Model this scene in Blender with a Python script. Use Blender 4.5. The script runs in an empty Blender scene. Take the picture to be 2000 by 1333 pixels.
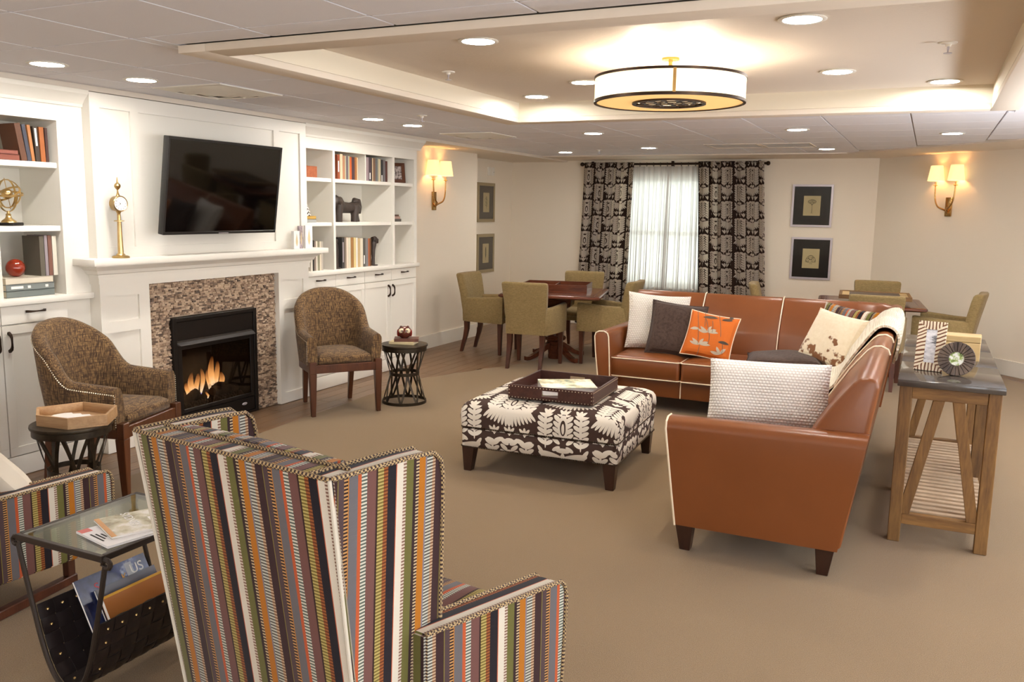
import bpy, bmesh, math, random
from mathutils import Vector as V, Matrix as MX
random.seed(7)
SC = bpy.context.scene
R = math.radians
# ------------------------------------------------------------------ camera, world, exposure
cam = bpy.data.cameras.new('camera'); cam.sensor_fit = 'HORIZONTAL'; cam.sensor_width = 36
cam.lens = 1692/2000*36; cam.clip_start = .05; cam.clip_end = 200
co = bpy.data.objects.new('camera', cam); SC.collection.objects.link(co)
a, b, c = R(25.42), R(-8.67), R(.99)
f = V((-math.sin(a)*math.cos(b), math.cos(a)*math.cos(b), math.sin(b)))
r = V((math.cos(a), math.sin(a), 0)); u = r.cross(f)
r2 = r*math.cos(c)+u*math.sin(c); u2 = u*math.cos(c)-r*math.sin(c)
m = MX(((r2.x, u2.x, -f.x, 0), (r2.y, u2.y, -f.y, 0), (r2.z, u2.z, -f.z, 1.70), (0, 0, 0, 1)))
co.matrix_world = m; SC.camera = co
w = bpy.data.worlds.new('sky'); SC.world = w; w.use_nodes = True
w.node_tree.nodes['Background'].inputs[0].default_value = (.93, .96, 1, 1)
w.node_tree.nodes['Background'].inputs[1].default_value = 6.0
vs = SC.view_settings; vs.view_transform = 'Standard'; vs.look = 'None'; vs.gamma = 1; vs.use_curve_mapping = False
vs.exposure = 0.24
cy = SC.cycles; cy.use_denoising = True; cy.max_bounces = 8; cy.diffuse_bounces = 5; cy.glossy_bounces = 3
cy.transmission_bounces = 6; cy.transparent_max_bounces = 10; cy.sample_clamp_indirect = 6; cy.caustics_reflective = False
cy.caustics_refractive = False; cy.blur_glossy = 1.0
L_CAN = 150.0      # luminance of a recessed downlight lens
L_SHADE = 1.15    # glowing lamp shades
for (x, y, z, p) in ((1.3, -1.2, 1.7, 75), (2.4, 6.2, 1.2, 150), (-3.2, -1.5, 1.7, 60)):  # unseen fill lamps, added to brighten the room by way of the ceiling
    l = bpy.data.lights.new('added_bounce_fill', 'AREA'); l.shape = 'DISK'; l.size = .9; l.energy = p; l.color = (.86, .92, 1)
    o = bpy.data.objects.new('added_bounce_fill', l); SC.collection.objects.link(o); o.location = (x, y, z); o.rotation_euler = (math.pi, 0, 0)
# ------------------------------------------------------------------ helpers
def lin(h):
    h = h.lstrip('#'); o = []
    for i in (0, 2, 4):
        v = int(h[i:i+2], 16)/255; o.append(v/12.92 if v <= .04045 else ((v+.055)/1.055)**2.4)
    return (*o, 1)
class NT:
    def __init__(s, name):
        s.m = bpy.data.materials.new(name); s.m.use_nodes = True; s.t = s.m.node_tree; s.b = s.t.nodes['Principled BSDF']
        s.out = s.t.nodes['Material Output']
    def n(s, typ, ins=None, **props):
        x = s.t.nodes.new('ShaderNode'+typ)
        for k, v in props.items(): setattr(x, k, v)
        for k, v in (ins or {}).items(): s.set(x.inputs[k], v)
        return x
    def set(s, sock, v):
        if hasattr(v, 'bl_idname') and hasattr(v, 'outputs'): v = v.outputs[0]
        if isinstance(v, bpy.types.NodeSocket): s.t.links.new(v, sock)
        else: sock.default_value = v
    def ma(s, op, a, b=0.0, c=None):
        x = s.n('Math', {0: a, 1: b}, operation=op)
        if c is not None: s.set(x.inputs[2], c)
        return x
    def ramp(s, fac, stops, interp='LINEAR'):
        x = s.n('ValToRGB', {0: fac}); cr = x.color_ramp; cr.interpolation = interp
        while len(cr.elements) < len(stops): cr.elements.new(.5)
        for e, (p, col) in zip(cr.elements, stops): e.position = p; e.color = col if not isinstance(col, str) else lin(col)
        return x
    def mix(s, fac, a, b, mode='MIX'):
        x = s.n('Mix', data_type='RGBA', blend_type=mode)
        s.set(x.inputs[0], fac); s.set(x.inputs[6], lin(a) if isinstance(a, str) else a); s.set(x.inputs[7], lin(b) if isinstance(b, str) else b)
        return x.outputs[2]
    def co(s, kind='Object', scale=(1, 1, 1), rot=(0, 0, 0)):
        tc = s.n('TexCoord'); mp = s.n('Mapping', {0: tc.outputs[kind], 2: rot, 3: scale}); return mp.outputs[0]
    def noise(s, vec, scale, detail=4, rough=.6, out=0):
        return s.n('TexNoise', {0: vec, 'Scale': scale, 'Detail': detail, 'Roughness': rough}).outputs[out]
    def bump(s, h, strength=.3, dist=.002):
        x = s.n('Bump', {'Strength': strength, 'Distance': dist, 'Height': h}); s.set(s.b.inputs['Normal'], x); return x
    def col(s, v): s.set(s.b.inputs['Base Color'], lin(v) if isinstance(v, str) else v)
    def p(s, **k):
        mp = dict(rough='Roughness', metal='Metallic', spec='Specular IOR Level', sheen='Sheen Weight', trans='Transmission Weight',
                  coat='Coat Weight', emis='Emission Strength', alpha='Alpha', ior='IOR')
        for a_, v in k.items(): s.set(s.b.inputs[mp[a_]], v)
        return s
def plain(name, c, rough=.5, metal=0, spec=.5, bump=None, vary=None, coat=0, kind='Object'):
    t = NT(name); t.col(c); t.p(rough=rough, metal=metal, spec=spec, coat=coat)
    if vary:
        c2, sc, stretch = vary
        n_ = t.noise(t.co(kind, stretch), sc, 5); fr = t.ramp(n_, [(.35, (0, 0, 0, 1)), (.68, (1, 1, 1, 1))]); t.col(t.mix(fr, c, c2))
    if bump:
        sc, st, ds = bump; t.bump(t.noise(t.co(kind), sc, 3), st, ds)
    return t.m
def emit(name, c, s, spread_noise=None):
    t = NT(name); t.col(c); t.set(t.b.inputs['Emission Color'], lin(c)); t.p(emis=s, rough=.6); return t.m
def O(name, bm, mat, parent=None, loc=(0, 0, 0), rot=(0, 0, 0), sharp=35, uv=None, kind=None, recalc=True):
    if recalc: bmesh.ops.recalc_face_normals(bm, faces=bm.faces)
    if uv: boxuv(bm, uv)
    me = bpy.data.meshes.new(name); bm.to_mesh(me); bm.free()
    for mm in (mat if isinstance(mat, (list, tuple)) else [mat]): me.materials.append(mm)
    if sharp is not None and len(me.polygons): me.shade_smooth(); me.set_sharp_from_angle(angle=R(sharp))
    return OM(name, me, parent, loc, rot, kind)
def OM(name, me, parent=None, loc=(0, 0, 0), rot=(0, 0, 0), kind=None, scale=None):
    o = bpy.data.objects.new(name, me); SC.collection.objects.link(o); o.location = loc; o.rotation_euler = rot
    if scale: o.scale = scale
    if parent: o.parent = parent
    if kind: o['kind'] = kind
    return o
def tag(o, label, cat, group=None):
    o['label'] = label; o['category'] = cat
    if group: o['group'] = group
    return o
def T(name, label, cat, loc=(0, 0, 0), rz=0, group=None, rot=None):
    o = bpy.data.objects.new(name, None); SC.collection.objects.link(o); o.empty_display_size = .1
    o.location = loc; o.rotation_euler = rot or (0, 0, R(rz)); return tag(o, label, cat, group)
def dup(root, loc, rz, label, group=None):
    r_ = root.copy(); SC.collection.objects.link(r_); r_.location = loc; r_.rotation_euler = (0, 0, R(rz)); r_['label'] = label
    if group: r_['group'] = group
    for ch in list(root.children):
        c_ = ch.copy(); SC.collection.objects.link(c_); c_.parent = r_
        for g in list(ch.children):
            d_ = g.copy(); SC.collection.objects.link(d_); d_.parent = c_
    return r_
def B(): return bmesh.new()
def fromtmp(bm, t, M=None):
    if M is not None: bmesh.ops.transform(t, matrix=M, verts=t.verts)
    me = bpy.data.meshes.new('t'); t.to_mesh(me); t.free(); bm.from_mesh(me); bpy.data.meshes.remove(me); return bm
HEX = ((0, 3, 2, 1), (4, 5, 6, 7), (0, 1, 5, 4), (1, 2, 6, 5), (2, 3, 7, 6), (3, 0, 4, 7))
def hexa(bm, pts, bev=0, seg=2, mi=0, M=None):
    t = bmesh.new(); vv = [t.verts.new(p) for p in pts]
    for q in HEX: t.faces.new([vv[i] for i in q]).material_index = mi
    if bev:
        bmesh.ops.bevel(t, geom=list(t.edges), offset=bev, segments=seg, profile=.5, affect='EDGES', clamp_overlap=True, material=-1)
        for f_ in t.faces: f_.material_index = mi
    return fromtmp(bm, t, M)
def box(bm, x0, x1, y0, y1, z0, z1, bev=0, seg=2, mi=0, M=None):
    return hexa(bm, [(x0, y0, z0), (x1, y0, z0), (x1, y1, z0), (x0, y1, z0), (x0, y0, z1), (x1, y0, z1), (x1, y1, z1), (x0, y1, z1)], bev, seg, mi, M)
def prism(bm, poly, axis, a0, a1, bev=0, seg=2, mi=0, M=None):
    """extrude a 2d polygon along axis; poly gives the two other coordinates in order (xyz without axis)"""
    t = bmesh.new()
    def P(q, a_): return {'x': (a_, q[0], q[1]), 'y': (q[0], a_, q[1]), 'z': (q[0], q[1], a_)}[axis]
    A = [t.verts.new(P(q, a0)) for q in poly]; C = [t.verts.new(P(q, a1)) for q in poly]; n = len(poly)
    t.faces.new(A[::-1]); t.faces.new(C)
    for i in range(n): t.faces.new((A[i], A[(i+1) % n], C[(i+1) % n], C[i]))
    bmesh.ops.recalc_face_normals(t, faces=t.faces)
    if bev: bmesh.ops.bevel(t, geom=list(t.edges), offset=bev, segments=seg, profile=.5, affect='EDGES', clamp_overlap=True)
    for f_ in t.faces: f_.material_index = mi
    return fromtmp(bm, t, M)
def loft(bm, rings, cap=True, closed=True, loop=False, mi=0):
    vr = [[bm.verts.new(p) for p in rg] for rg in rings]; n = len(rings[0]); k = len(rings)
    for i in range(k if loop else k-1):
        A, C = vr[i], vr[(i+1) % k]
        for j in range(n if closed else n-1): bm.faces.new((A[j], A[(j+1) % n], C[(j+1) % n], C[j])).material_index = mi
    if cap and closed and not loop:
        bm.faces.new(vr[0][::-1]).material_index = mi; bm.faces.new(vr[-1]).material_index = mi
    return vr
def lathe(bm, prof, seg=28, M=None, mi=0, cap=True):
    t = bmesh.new(); rings = []
    for (rr, z) in prof: rings.append([(max(rr, 1e-4)*math.cos(2*math.pi*i/seg), max(rr, 1e-4)*math.sin(2*math.pi*i/seg), z) for i in range(seg)])
    loft(t, rings, cap=cap, mi=mi); return fromtmp(bm, t, M)
def sweep(bm, pts, sec, closed=False, up=None, sc=None, mi=0):
    pts = [V(p) for p in pts]; n = len(pts); rings = []; prev = None
    for i in range(n):
        t = (pts[(i+1) % n]-pts[i-1]) if closed else (pts[min(i+1, n-1)]-pts[max(i-1, 0)])
        t.normalize()
        if up is not None: x = V(up).cross(t)
        elif prev is None: x = t.orthogonal()
        else: x = prev-t*prev.dot(t)
        if x.length < 1e-6: x = t.orthogonal()
        x.normalize(); prev = x; y = t.cross(x); k = sc[i] if sc else 1
        rings.append([pts[i]+x*(q[0]*k)+y*(q[1]*k) for q in sec])
    return loft(bm, rings, cap=not closed, loop=closed, mi=mi)
def circ(r_, n=8): return [(r_*math.cos(2*math.pi*i/n), r_*math.sin(2*math.pi*i/n)) for i in range(n)]
def rsec(w_, h_): return [(-w_/2, -h_/2), (w_/2, -h_/2), (w_/2, h_/2), (-w_/2, h_/2)]
def tube(bm, pts, r_, n=8, closed=False, sc=None, mi=0): return sweep(bm, pts, circ(r_, n), closed, None, sc, mi)
def ball(bm, c_, r_, seg=10, sc=(1, 1, 1), mi=0):
    t = bmesh.new(); bmesh.ops.create_uvsphere(t, u_segments=seg, v_segments=max(4, seg*2//3), radius=r_)
    for f_ in t.faces: f_.material_index = mi
    return fromtmp(bm, t, MX.Translation(c_) @ MX.Diagonal((*sc, 1)))
def boxuv(bm, mode='box'):
    uv = bm.loops.layers.uv.get('UVMap') or bm.loops.layers.uv.new('UVMap')
    for f_ in bm.faces:
        n_ = f_.normal; ax, ay, az = abs(n_.x), abs(n_.y), abs(n_.z)
        for l in f_.loops:
            p = l.vert.co
            if mode == 'arm' : q = (p.y, p.z) if ax > max(ay, az*.8) else (p.x, p.z if ay > az else p.y)
            elif ax > max(ay, az): q = (p.y, p.z)
            elif ay > az: q = (p.x, p.z)
            else: q = (p.x, p.y)
            l[uv].uv = q
def rrect(w_, h_, r_, n=4, cx=0, cy=0):
    o = []
    for (sx, sy, a0) in ((1, 1, 0), (-1, 1, 90), (-1, -1, 180), (1, -1, 270)):
        for i in range(n+1):
            t = R(a0+90*i/n); o.append((cx+sx*(w_/2-r_)+r_*math.cos(t), cy+sy*(h_/2-r_)+r_*math.sin(t)))
    return o
def pillow(bm, w_, h_, t_, n=16, pinch=.07, seam=.012):
    uv = bm.loops.layers.uv.new('UVMap'); g = {}
    def pt(i, j, s):
        u_, v_ = -1+2*i/n, -1+2*j/n
        x = w_/2*u_*(1-pinch*(1-v_*v_)*abs(u_)**3); y = h_/2*v_*(1-pinch*(1-u_*u_)*abs(v_)**3)
        k = max(0, (1-u_**4)*(1-v_**4))**.55
        return (x, y, s*(t_/2*k+.001)+.006*math.sin(5*u_+2*v_)*k)
    for s in (1, -1):
        for i in range(n+1):
            for j in range(n+1):
                e = i in (0, n) or j in (0, n)
                if e and s < 0: g[i, j, s] = g[i, j, 1]
                else: g[i, j, s] = bm.verts.new(pt(i, j, s if not e else 0))
        for i in range(n):
            for j in range(n):
                q = [(i, j), (i+1, j), (i+1, j+1), (i, j+1)]
                if s < 0: q = q[::-1]
                f_ = bm.faces.new([g[a_, b_, s] for a_, b_ in q])
                for l, (a_, b_) in zip(f_.loops, q): l[uv].uv = (w_*a_/n, h_*b_/n)
    # edge outline
    return [pt(i, 0, 0) for i in range(n)]+[pt(n, j, 0) for j in range(n)]+[pt(n-i, n, 0) for i in range(n)]+[pt(0, n-j, 0) for j in range(n)]
def text(name, s, size, mat, parent, loc, rot, depth=.0004, align='CENTER'):
    cu = bpy.data.curves.new(name, 'FONT'); cu.body = s; cu.size = size; cu.extrude = depth; cu.align_x = align; cu.align_y = 'CENTER'
    cu.materials.append(mat); o = bpy.data.objects.new(name, cu); SC.collection.objects.link(o); me = bpy.data.meshes.new_from_object(o); bpy.data.objects.remove(o); bpy.data.curves.remove(cu); me.name = name
    return OM(name, me, parent, loc, rot)
# ------------------------------------------------------------------ materials
def wood(name, c1, c2, axis='z', rough=.4, scale=18, coat=0):
    t = NT(name); st = {'x': (.12, 1, 1), 'y': (1, .12, 1), 'z': (1, 1, .12)}[axis]
    oi = t.n('ObjectInfo'); vec = t.co('Object', st)
    va = t.n('VectorMath', {0: vec, 1: oi.outputs['Random']}, operation='ADD')
    n1 = t.noise(va, scale, 6, .65); n2 = t.noise(va, scale*5, 3, .6)
    fr = t.ramp(t.ma('ADD', t.ma('MULTIPLY', n1, .7), t.ma('MULTIPLY', n2, .3)), [(.34, lin(c1)), (.66, lin(c2))])
    hs = t.n('HueSaturation', {'Value': t.ma('ADD', t.ma('MULTIPLY', oi.outputs['Random'], .3), .85), 'Color': fr})
    t.col(hs.outputs[0]); t.p(rough=rough, coat=coat); t.bump(n2, .12, .001); return t.m
M = {}
M['white'] = plain('white_paint', '#EEEAE0', .38, bump=(9, .04, .004))
M['white_wood'] = M['white']
M['wall'] = plain('wall_paint', '#EDE2D0', .75, bump=(220, .06, .001))
M['trimw'] = plain('trim_paint', '#EDE8DC', .45)
M['soffit'] = plain('soffit_paint', '#E6DACA', .8)
def m_tile():
    t = NT('ceiling_tile'); n_ = t.noise(t.co('Object'), 260, 3); t.col(t.ramp(n_, [(.3, '#E2E1E6'), (.6, '#F2F1F6')])); t.p(rough=.9, spec=.2)
    t.bump(n_, .35, .002); return t.m
M['tile'] = m_tile()
def m_tray():
    t = NT('tray_ceiling'); n_ = t.noise(t.co('Object', (1, 3.2, 1)), 34, 4); t.col('#E4D9CB'); t.p(rough=.55, spec=.4); t.bump(n_, .6, .004); return t.m
M['tray'] = m_tray(); M['cove'] = plain('cove_paint', '#EBE1CC', .7)
M['tbar'] = plain('ceiling_grid', '#A39A92', .6)
def m_carpet():
    t = NT('carpet'); v = t.co('Object'); n1 = t.noise(v, 300, 2, .8); n2 = t.noise(v, 2.2, 4)
    n3 = t.noise(t.co('Object', (1, .45, 1)), 60, 4)
    c1 = t.ramp(n1, [(.36, '#6A5336'), (.64, '#9D835F')]); c2 = t.mix(t.ma('MULTIPLY', n3, .35), c1.outputs[0], '#745D40')
    t.col(t.mix(t.ma('MULTIPLY', n2, .25), c2, '#8E7553')); t.p(rough=.95, spec=.15, sheen=.2); t.bump(n1, .8, .004); return t.m
M['carpet'] = m_carpet()
M['plank'] = wood('floor_plank_wood', '#5E4632', '#8E6E51', 'y', .38, 14)
M['dwood'] = wood('dark_walnut', '#3A1E14', '#5C3322', 'z', .32)
M['mwood'] = wood('walnut', '#442310', '#5E341C', 'z', .34)
M['tbl'] = wood('mahogany', '#4A2418', '#74402A', 'x', .22)
M['espresso'] = plain('espresso_leg', '#2A1812', .3, vary=('#3A2218', 20, (1, 1, .2)))
M['rust'] = wood('reclaimed_pine', '#573919', '#8A6534', 'z', .6, 22)
M['rustx'] = wood('reclaimed_pine_cross', '#573919', '#8A6534', 'x', .6, 22)
M['slat'] = wood('reclaimed_slat', '#A58A6C', '#CDB69A', 'x', .6, 20)
M['hexw'] = wood('mango_wood', '#A87E54', '#CBA67A', 'x', .5, 16)
M['boxw'] = wood('pale_oak', '#B99A66', '#D3B782', 'x', .5, 14)
def m_leather():
    t = NT('cognac_leather'); v = t.co('Object'); n_ = t.noise(v, 3, 3); g = t.n('TexVoronoi', {0: v, 'Scale': 420}).outputs[0]
    t.col(t.mix(n_, '#713F1E', '#824B27')); t.p(rough=.31, spec=.45); t.bump(g, .07, .001); return t.m
M['leather'] = m_leather()
M['piping'] = plain('cream_piping', '#F0DFC2', .6)
M['dleather'] = plain('brown_crocodile_leather', '#3A1F1A', .35, bump=(160, .5, .003), vary=('#4B2A22', 30, (1, 1, 1)))
M['bleather'] = plain('black_leather', '#231B1A', .32, bump=(60, .15, .001))
M['iron'] = plain('dark_iron', '#3B322C', .5, .6, bump=(40, .2, .001))
M['gunmetal'] = plain('bronzed_iron', '#2E2720', .42, .7, vary=('#4A4032', 12, (1, 1, 1)))
M['gold'] = plain('brass', '#DDC08A', .28, 1, vary=('#CBA868', 8, (1, 1, 1)))
M['agold'] = plain('antique_brass', '#C39C62', .26, 1)
M['nail'] = plain('nailhead', '#CFC3AC', .3, .8)
M['dnail'] = plain('dark_nailhead', '#4A3A2C', .35, .7)
M['bronze'] = plain('oil_rubbed_bronze', '#3A2C22', .4, .8)
M['silver'] = plain('silver_frame', '#C9C4CC', .3, .6)
M['black'] = plain('black_metal', '#17120F', .35, .3)
M['tvf'] = plain('television_plastic', '#1A1919', .35)
M['screen'] = plain('television_screen', '#060505', .05, spec=.5)
M['stone'] = plain('bluestone', '#3F3A36', .12, bump=(60, .02, .001), vary=('#514A44', 5, (1, 1, 1)))
M['cream'] = plain('cream_paper', '#D9C79C', .7)
M['paper'] = plain('page_edges', '#E4D9C2', .8)
M['ink'] = plain('drawing_ink', '#2B2722', .8)
M['chalk'] = plain('white_print', '#F2F0EC', .7)
def m_tweed(name, c1, c2, c3, sc=90):
    t = NT(name); a_ = t.noise(t.co('Object', (1, 1, .12)), sc, 2, .5); b_ = t.noise(t.co('Object', (.12, .12, 1)), sc, 2, .5)
    x = t.mix(t.ramp(a_, [(.4, (0, 0, 0, 1)), (.6, (1, 1, 1, 1))]), c1, c2); t.col(t.mix(t.ramp(b_, [(.45, (0, 0, 0, 1)), (.7, (1, 1, 1, 1))]), x, c3))
    t.p(rough=.85, spec=.25, sheen=.1); t.bump(t.ma('ADD', a_, b_), .35, .002); return t.m
M['tweed'] = m_tweed('brown_tweed', '#4B3827', '#8A6D48', '#453326', 170)
M['olive'] = m_tweed('olive_chenille', '#87734B', '#957F56', '#796641', 260)
M['brownf'] = m_tweed('brown_felt', '#43342B', '#50403A', '#3A2C25', 300)
def m_knit(name, c1, c2, fx, fy):
    t = NT(name); tc = t.n('TexCoord'); s = t.n('SeparateXYZ', {0: tc.outputs['UV']}); uu, vv_ = s.outputs[0], s.outputs[1]
    row = t.ma('FLOOR', t.ma('MULTIPLY', vv_, fy)); off = t.ma('MULTIPLY', t.ma('MODULO', row, 2.0), .5)
    su = t.ma('ABSOLUTE', t.ma('SINE', t.ma('MULTIPLY', t.ma('ADD', t.ma('MULTIPLY', uu, fx), off), math.pi)))
    sv = t.ma('ABSOLUTE', t.ma('SINE', t.ma('MULTIPLY', t.ma('MULTIPLY', vv_, fy), math.pi)))
    h = t.ma('POWER', t.ma('MULTIPLY', su, sv), .5)
    t.col(t.mix(h, c2, c1)); t.p(rough=.95, spec=.15, sheen=.15); t.bump(h, .8, .008); return t.m
M['knit'] = m_knit('cream_knit', '#FFFCF8', '#E2D9D0', 56, 66)
M['knit2'] = m_knit('ivory_knit', '#FDF7EE', '#DFD4C6', 46, 60)
M['throw'] = m_knit('cable_knit', '#F5EEDC', '#DDD2B8', 30, 60)
M['linen'] = plain('cream_linen', '#E2D7C4', .85, bump=(300, .2, .001))
BANDS = [('F1EADF', 'F1EADF', 16), ('E8D9CC', '8E6A5E', 16), ('74713C', '74713C', 34), ('3A2528', '3A2528', 13), ('D9C3A0', '3A2528', 16),
 ('C47A1E', 'C47A1E', 30), ('8E8492', '8E8492', 8), ('D8DAD2', '5E5A56', 28), ('D7B79A', '8A6248', 16), ('40282B', '40282B', 36), ('8A7E3C', '8A7E3C', 4),
 ('58454A', '58454A', 22), ('CF9F68', '2A1A1C', 18), ('C57E2A', 'C57E2A', 4), ('737077', '737077', 38), ('CC6238', 'CC6238', 15), ('E4E2D8', '5F6A64', 26), ('7C5450', '7C5450', 40),
 ('3A2420', '3A2420', 6), ('C7B672', '7E6E34', 28), ('A96434', '70391E', 18), ('221D26', '221D26', 38), ('D06A40', 'D06A40', 5), ('F1EADF', 'F1EADF', 14)]
def m_stripe(per=.38, hatch=.0095):
    t = NT('striped_upholstery'); tc = t.n('TexCoord'); s = t.n('SeparateXYZ', {0: tc.outputs['UV']})
    fu = t.ma('FRACT', t.ma('ADD', t.ma('DIVIDE', s.outputs[0], per), 10.0)); tot = sum(b_[2] for b_ in BANDS); A = []; C = []; x = 0
    for a_, b_, w_ in BANDS: A.append((x/tot, a_)); C.append((x/tot, b_)); x += w_
    ra = t.ramp(fu, A, 'CONSTANT'); rb = t.ramp(fu, C, 'CONSTANT')
    sq = t.ma('GREATER_THAN', t.ma('FRACT', t.ma('ADD', t.ma('DIVIDE', s.outputs[1], hatch), 200.0)), .5)
    t.col(t.mix(1.0, t.mix(sq, ra.outputs[0], rb.outputs[0]), (.70, .69, .64, 1), 'MULTIPLY')); t.p(rough=.85, spec=.2, sheen=.1)
    rib = t.ma('SINE', t.ma('MULTIPLY', s.outputs[1], 2*math.pi/.0032)); t.bump(rib, .15, .001); return t.m
M['stripe'] = m_stripe()
def m_rope():
    t = NT('braided_piping'); v = t.co('Object'); n_ = t.n('TexChecker', {0: v, 'Scale': 150, 'Color1': lin('#3A2826'), 'Color2': lin('#B39A6E')}); t.col(n_.outputs[0]); t.p(rough=.8); return t.m
M['rope'] = m_rope()
def m_damask(name, dark, light, W, H, gr=1.0):
    t = NT(name); tc = t.n('TexCoord'); s = t.n('SeparateXYZ', {0: tc.outputs['UV']})
    cu = t.ma('DIVIDE', s.outputs[0], W); ci = t.ma('FLOOR', cu); off = t.ma('MULTIPLY', t.ma('MODULO', t.ma('ADD', ci, 100.0), 2.0), .5)
    fu = t.ma('ABSOLUTE', t.ma('SUBTRACT', t.ma('FRACT', cu), .5)); fv = t.ma('FRACT', t.ma('ADD', t.ma('ADD', t.ma('DIVIDE', s.outputs[1], H), 20.0), off))
    vec = t.n('CombineXYZ', {0: t.ma('MULTIPLY', fu, W/H), 1: fv}); E = []
    def e(x, y, ax, ay, rot=0): E.append((x, y, ax*gr, ay*gr, rot))
    # frond cluster, upper part of the repeat
    e(0, .70, .052, .125); e(.06, .945, .05, .026, 30); e(0, .965, .05, .026); e(.14, .965, .055, .024, -20); e(.235, .94, .06, .026, 25)
    for k in range(6): e(.088-.004*k, .535+.068*k, .048, .021, 38)
    for k in range(7): e(.178, .505+.07*k, .044, .021, -32); e(.268, .515+.068*k, .052, .022, 32)
    e(.222, .70, .015, .22)
    # winged fan, lower part
    e(.13, .335, .15, .04, 14); e(.275, .395, .06, .02, 55); e(0, .27, .03, .10); e(0, .42, .075, .026); e(.085, .44, .045, .02, -30)
    for k in range(7): e(.038+.04*k, .235+.012*k, .016, .075, 4+7*k)
    for x0 in (0, .2):
        for ro in (-38, 0, 38): e(x0+.028*math.sin(R(-ro))*1.6, .075+.012*math.cos(R(ro)), .016, .05, ro)
    acc = None
    for (x, y, ax, ay, ro) in E:
        mp = t.n('Mapping', {0: vec, 1: (x, y, 0), 2: (0, 0, R(ro)), 3: (ax, ay, 1)}, vector_type='TEXTURE')
        ln = t.n('VectorMath', {0: mp}, operation='LENGTH').outputs['Value']
        acc = ln if acc is None else t.ma('MINIMUM', acc, ln)
    # dark holes in the middle
    hole = None
    for (x, y, ax, ay, ro) in ((0, .70, .036, .095, 0),):
        mp = t.n('Mapping', {0: vec, 1: (x, y, 0), 2: (0, 0, R(ro)), 3: (ax, ay, 1)}, vector_type='TEXTURE')
        ln = t.n('VectorMath', {0: mp}, operation='LENGTH').outputs['Value']; hole = ln if hole is None else t.ma('MINIMUM', hole, ln)
    lf = t.n('VectorMath', {0: t.n('Mapping', {0: vec, 1: (0, .69, 0), 3: (.018, .065, 1)}, vector_type='TEXTURE')}, operation='LENGTH').outputs['Value']
    mk = t.ma('MAXIMUM', t.ma('MULTIPLY', t.ma('LESS_THAN', acc, 1.0), t.ma('GREATER_THAN', hole, 1.0)), t.ma('LESS_THAN', lf, 1.0))
    wv = t.noise(t.co('UV'), 500, 2); lt = t.mix(t.ma('MULTIPLY', wv, .4), light, '#A89C90')
    t.col(t.mix(mk, dark, lt)); t.p(rough=.85, spec=.25); t.bump(wv, .35, .002)
    return t.m
M['damask'] = m_damask('brown_damask', '#43312A', '#EFE7D8', .36, .52, 1.22)
M['curtain'] = m_damask('curtain_damask', '#3A2820', '#DCD0C2', .33, .46, 1.3)
def m_sheer():
    t = NT('sheer_linen'); lw = t.n('LayerWeight', {0: .5}).outputs['Facing']; wv = t.noise(t.co('UV', (1, 6, 1)), 160, 2)
    k = t.ma('MULTIPLY', lw, .8); tr = t.n('BsdfTranslucent', {0: t.mix(k, '#B3AEAC', '#5A5654')}); tp = t.n('BsdfTransparent', {0: (1, 1, 1, 1)}); df = t.n('BsdfDiffuse', {0: lin('#F1EAE2')})
    m1 = t.n('MixShader', {0: .38, 1: tr, 2: df}); m2 = t.n('MixShader', {0: t.ma('MULTIPLY', wv, t.ma('SUBTRACT', .09, t.ma('MULTIPLY', k, .08))), 1: m1, 2: tp}); t.set(t.out.inputs[0], m2); return t.m
M['sheer'] = m_sheer()
def m_glass(name, tint, ior=1.45):
    t = NT(name); tp = t.n('BsdfTransparent', {0: lin(tint)}); g = t.n('BsdfGlossy', {0: (1, 1, 1, 1), 'Roughness': .02}); ge = t.n('NewGeometry')
    cs = t.ma('ABSOLUTE', t.n('VectorMath', {0: ge.outputs['Normal'], 1: ge.outputs['Incoming']}, operation='DOT_PRODUCT').outputs['Value']); f0 = ((ior-1)/(ior+1))**2
    fr = t.ma('ADD', f0, t.ma('MULTIPLY', t.ma('POWER', t.ma('SUBTRACT', 1.0, cs), 5.0), 1-f0)); t.set(t.out.inputs[0], t.n('MixShader', {0: fr, 1: tp, 2: g})); return t.m
M['artglass'] = m_glass('art_glass', '#F4F4F2', ior=1.16); M['glass'] = m_glass('clear_glass', '#EDF2EC'); M['fglass'] = m_glass('firebox_glass', '#C8C2BC', ior=1.5); M['tglass'] = m_glass('table_glass', '#C9CFBE', ior=2.1)
def m_shade(name, c, s):
    t = NT(name); t.col(c); n_ = t.noise(t.co('Object', (1, 1, .1)), 90, 2); t.set(t.b.inputs['Emission Color'], t.mix(t.ma('MULTIPLY', n_, .3), c, '#E9C080')); t.p(emis=s, rough=.8); return t.m
M['shade'] = m_shade('sconce_shade', '#FFDE9E', .95); M['drum'] = m_shade('drum_shade', '#FFEFCF', .95); M['diff'] = m_shade('lamp_diffuser', '#E9BE78', .72); M['diff2'] = m_shade('inner_lamp_diffuser', '#FFE8BE', 1.2)
M['lens'] = emit('downlight_lens', '#FFF9F0', L_CAN); M['bulb'] = emit('warm_bulb', '#FFC983', 150.0)
M['cbulb'] = emit('pendant_bulb', '#FFEBD2', 380.0)
M['flame'] = None
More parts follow.
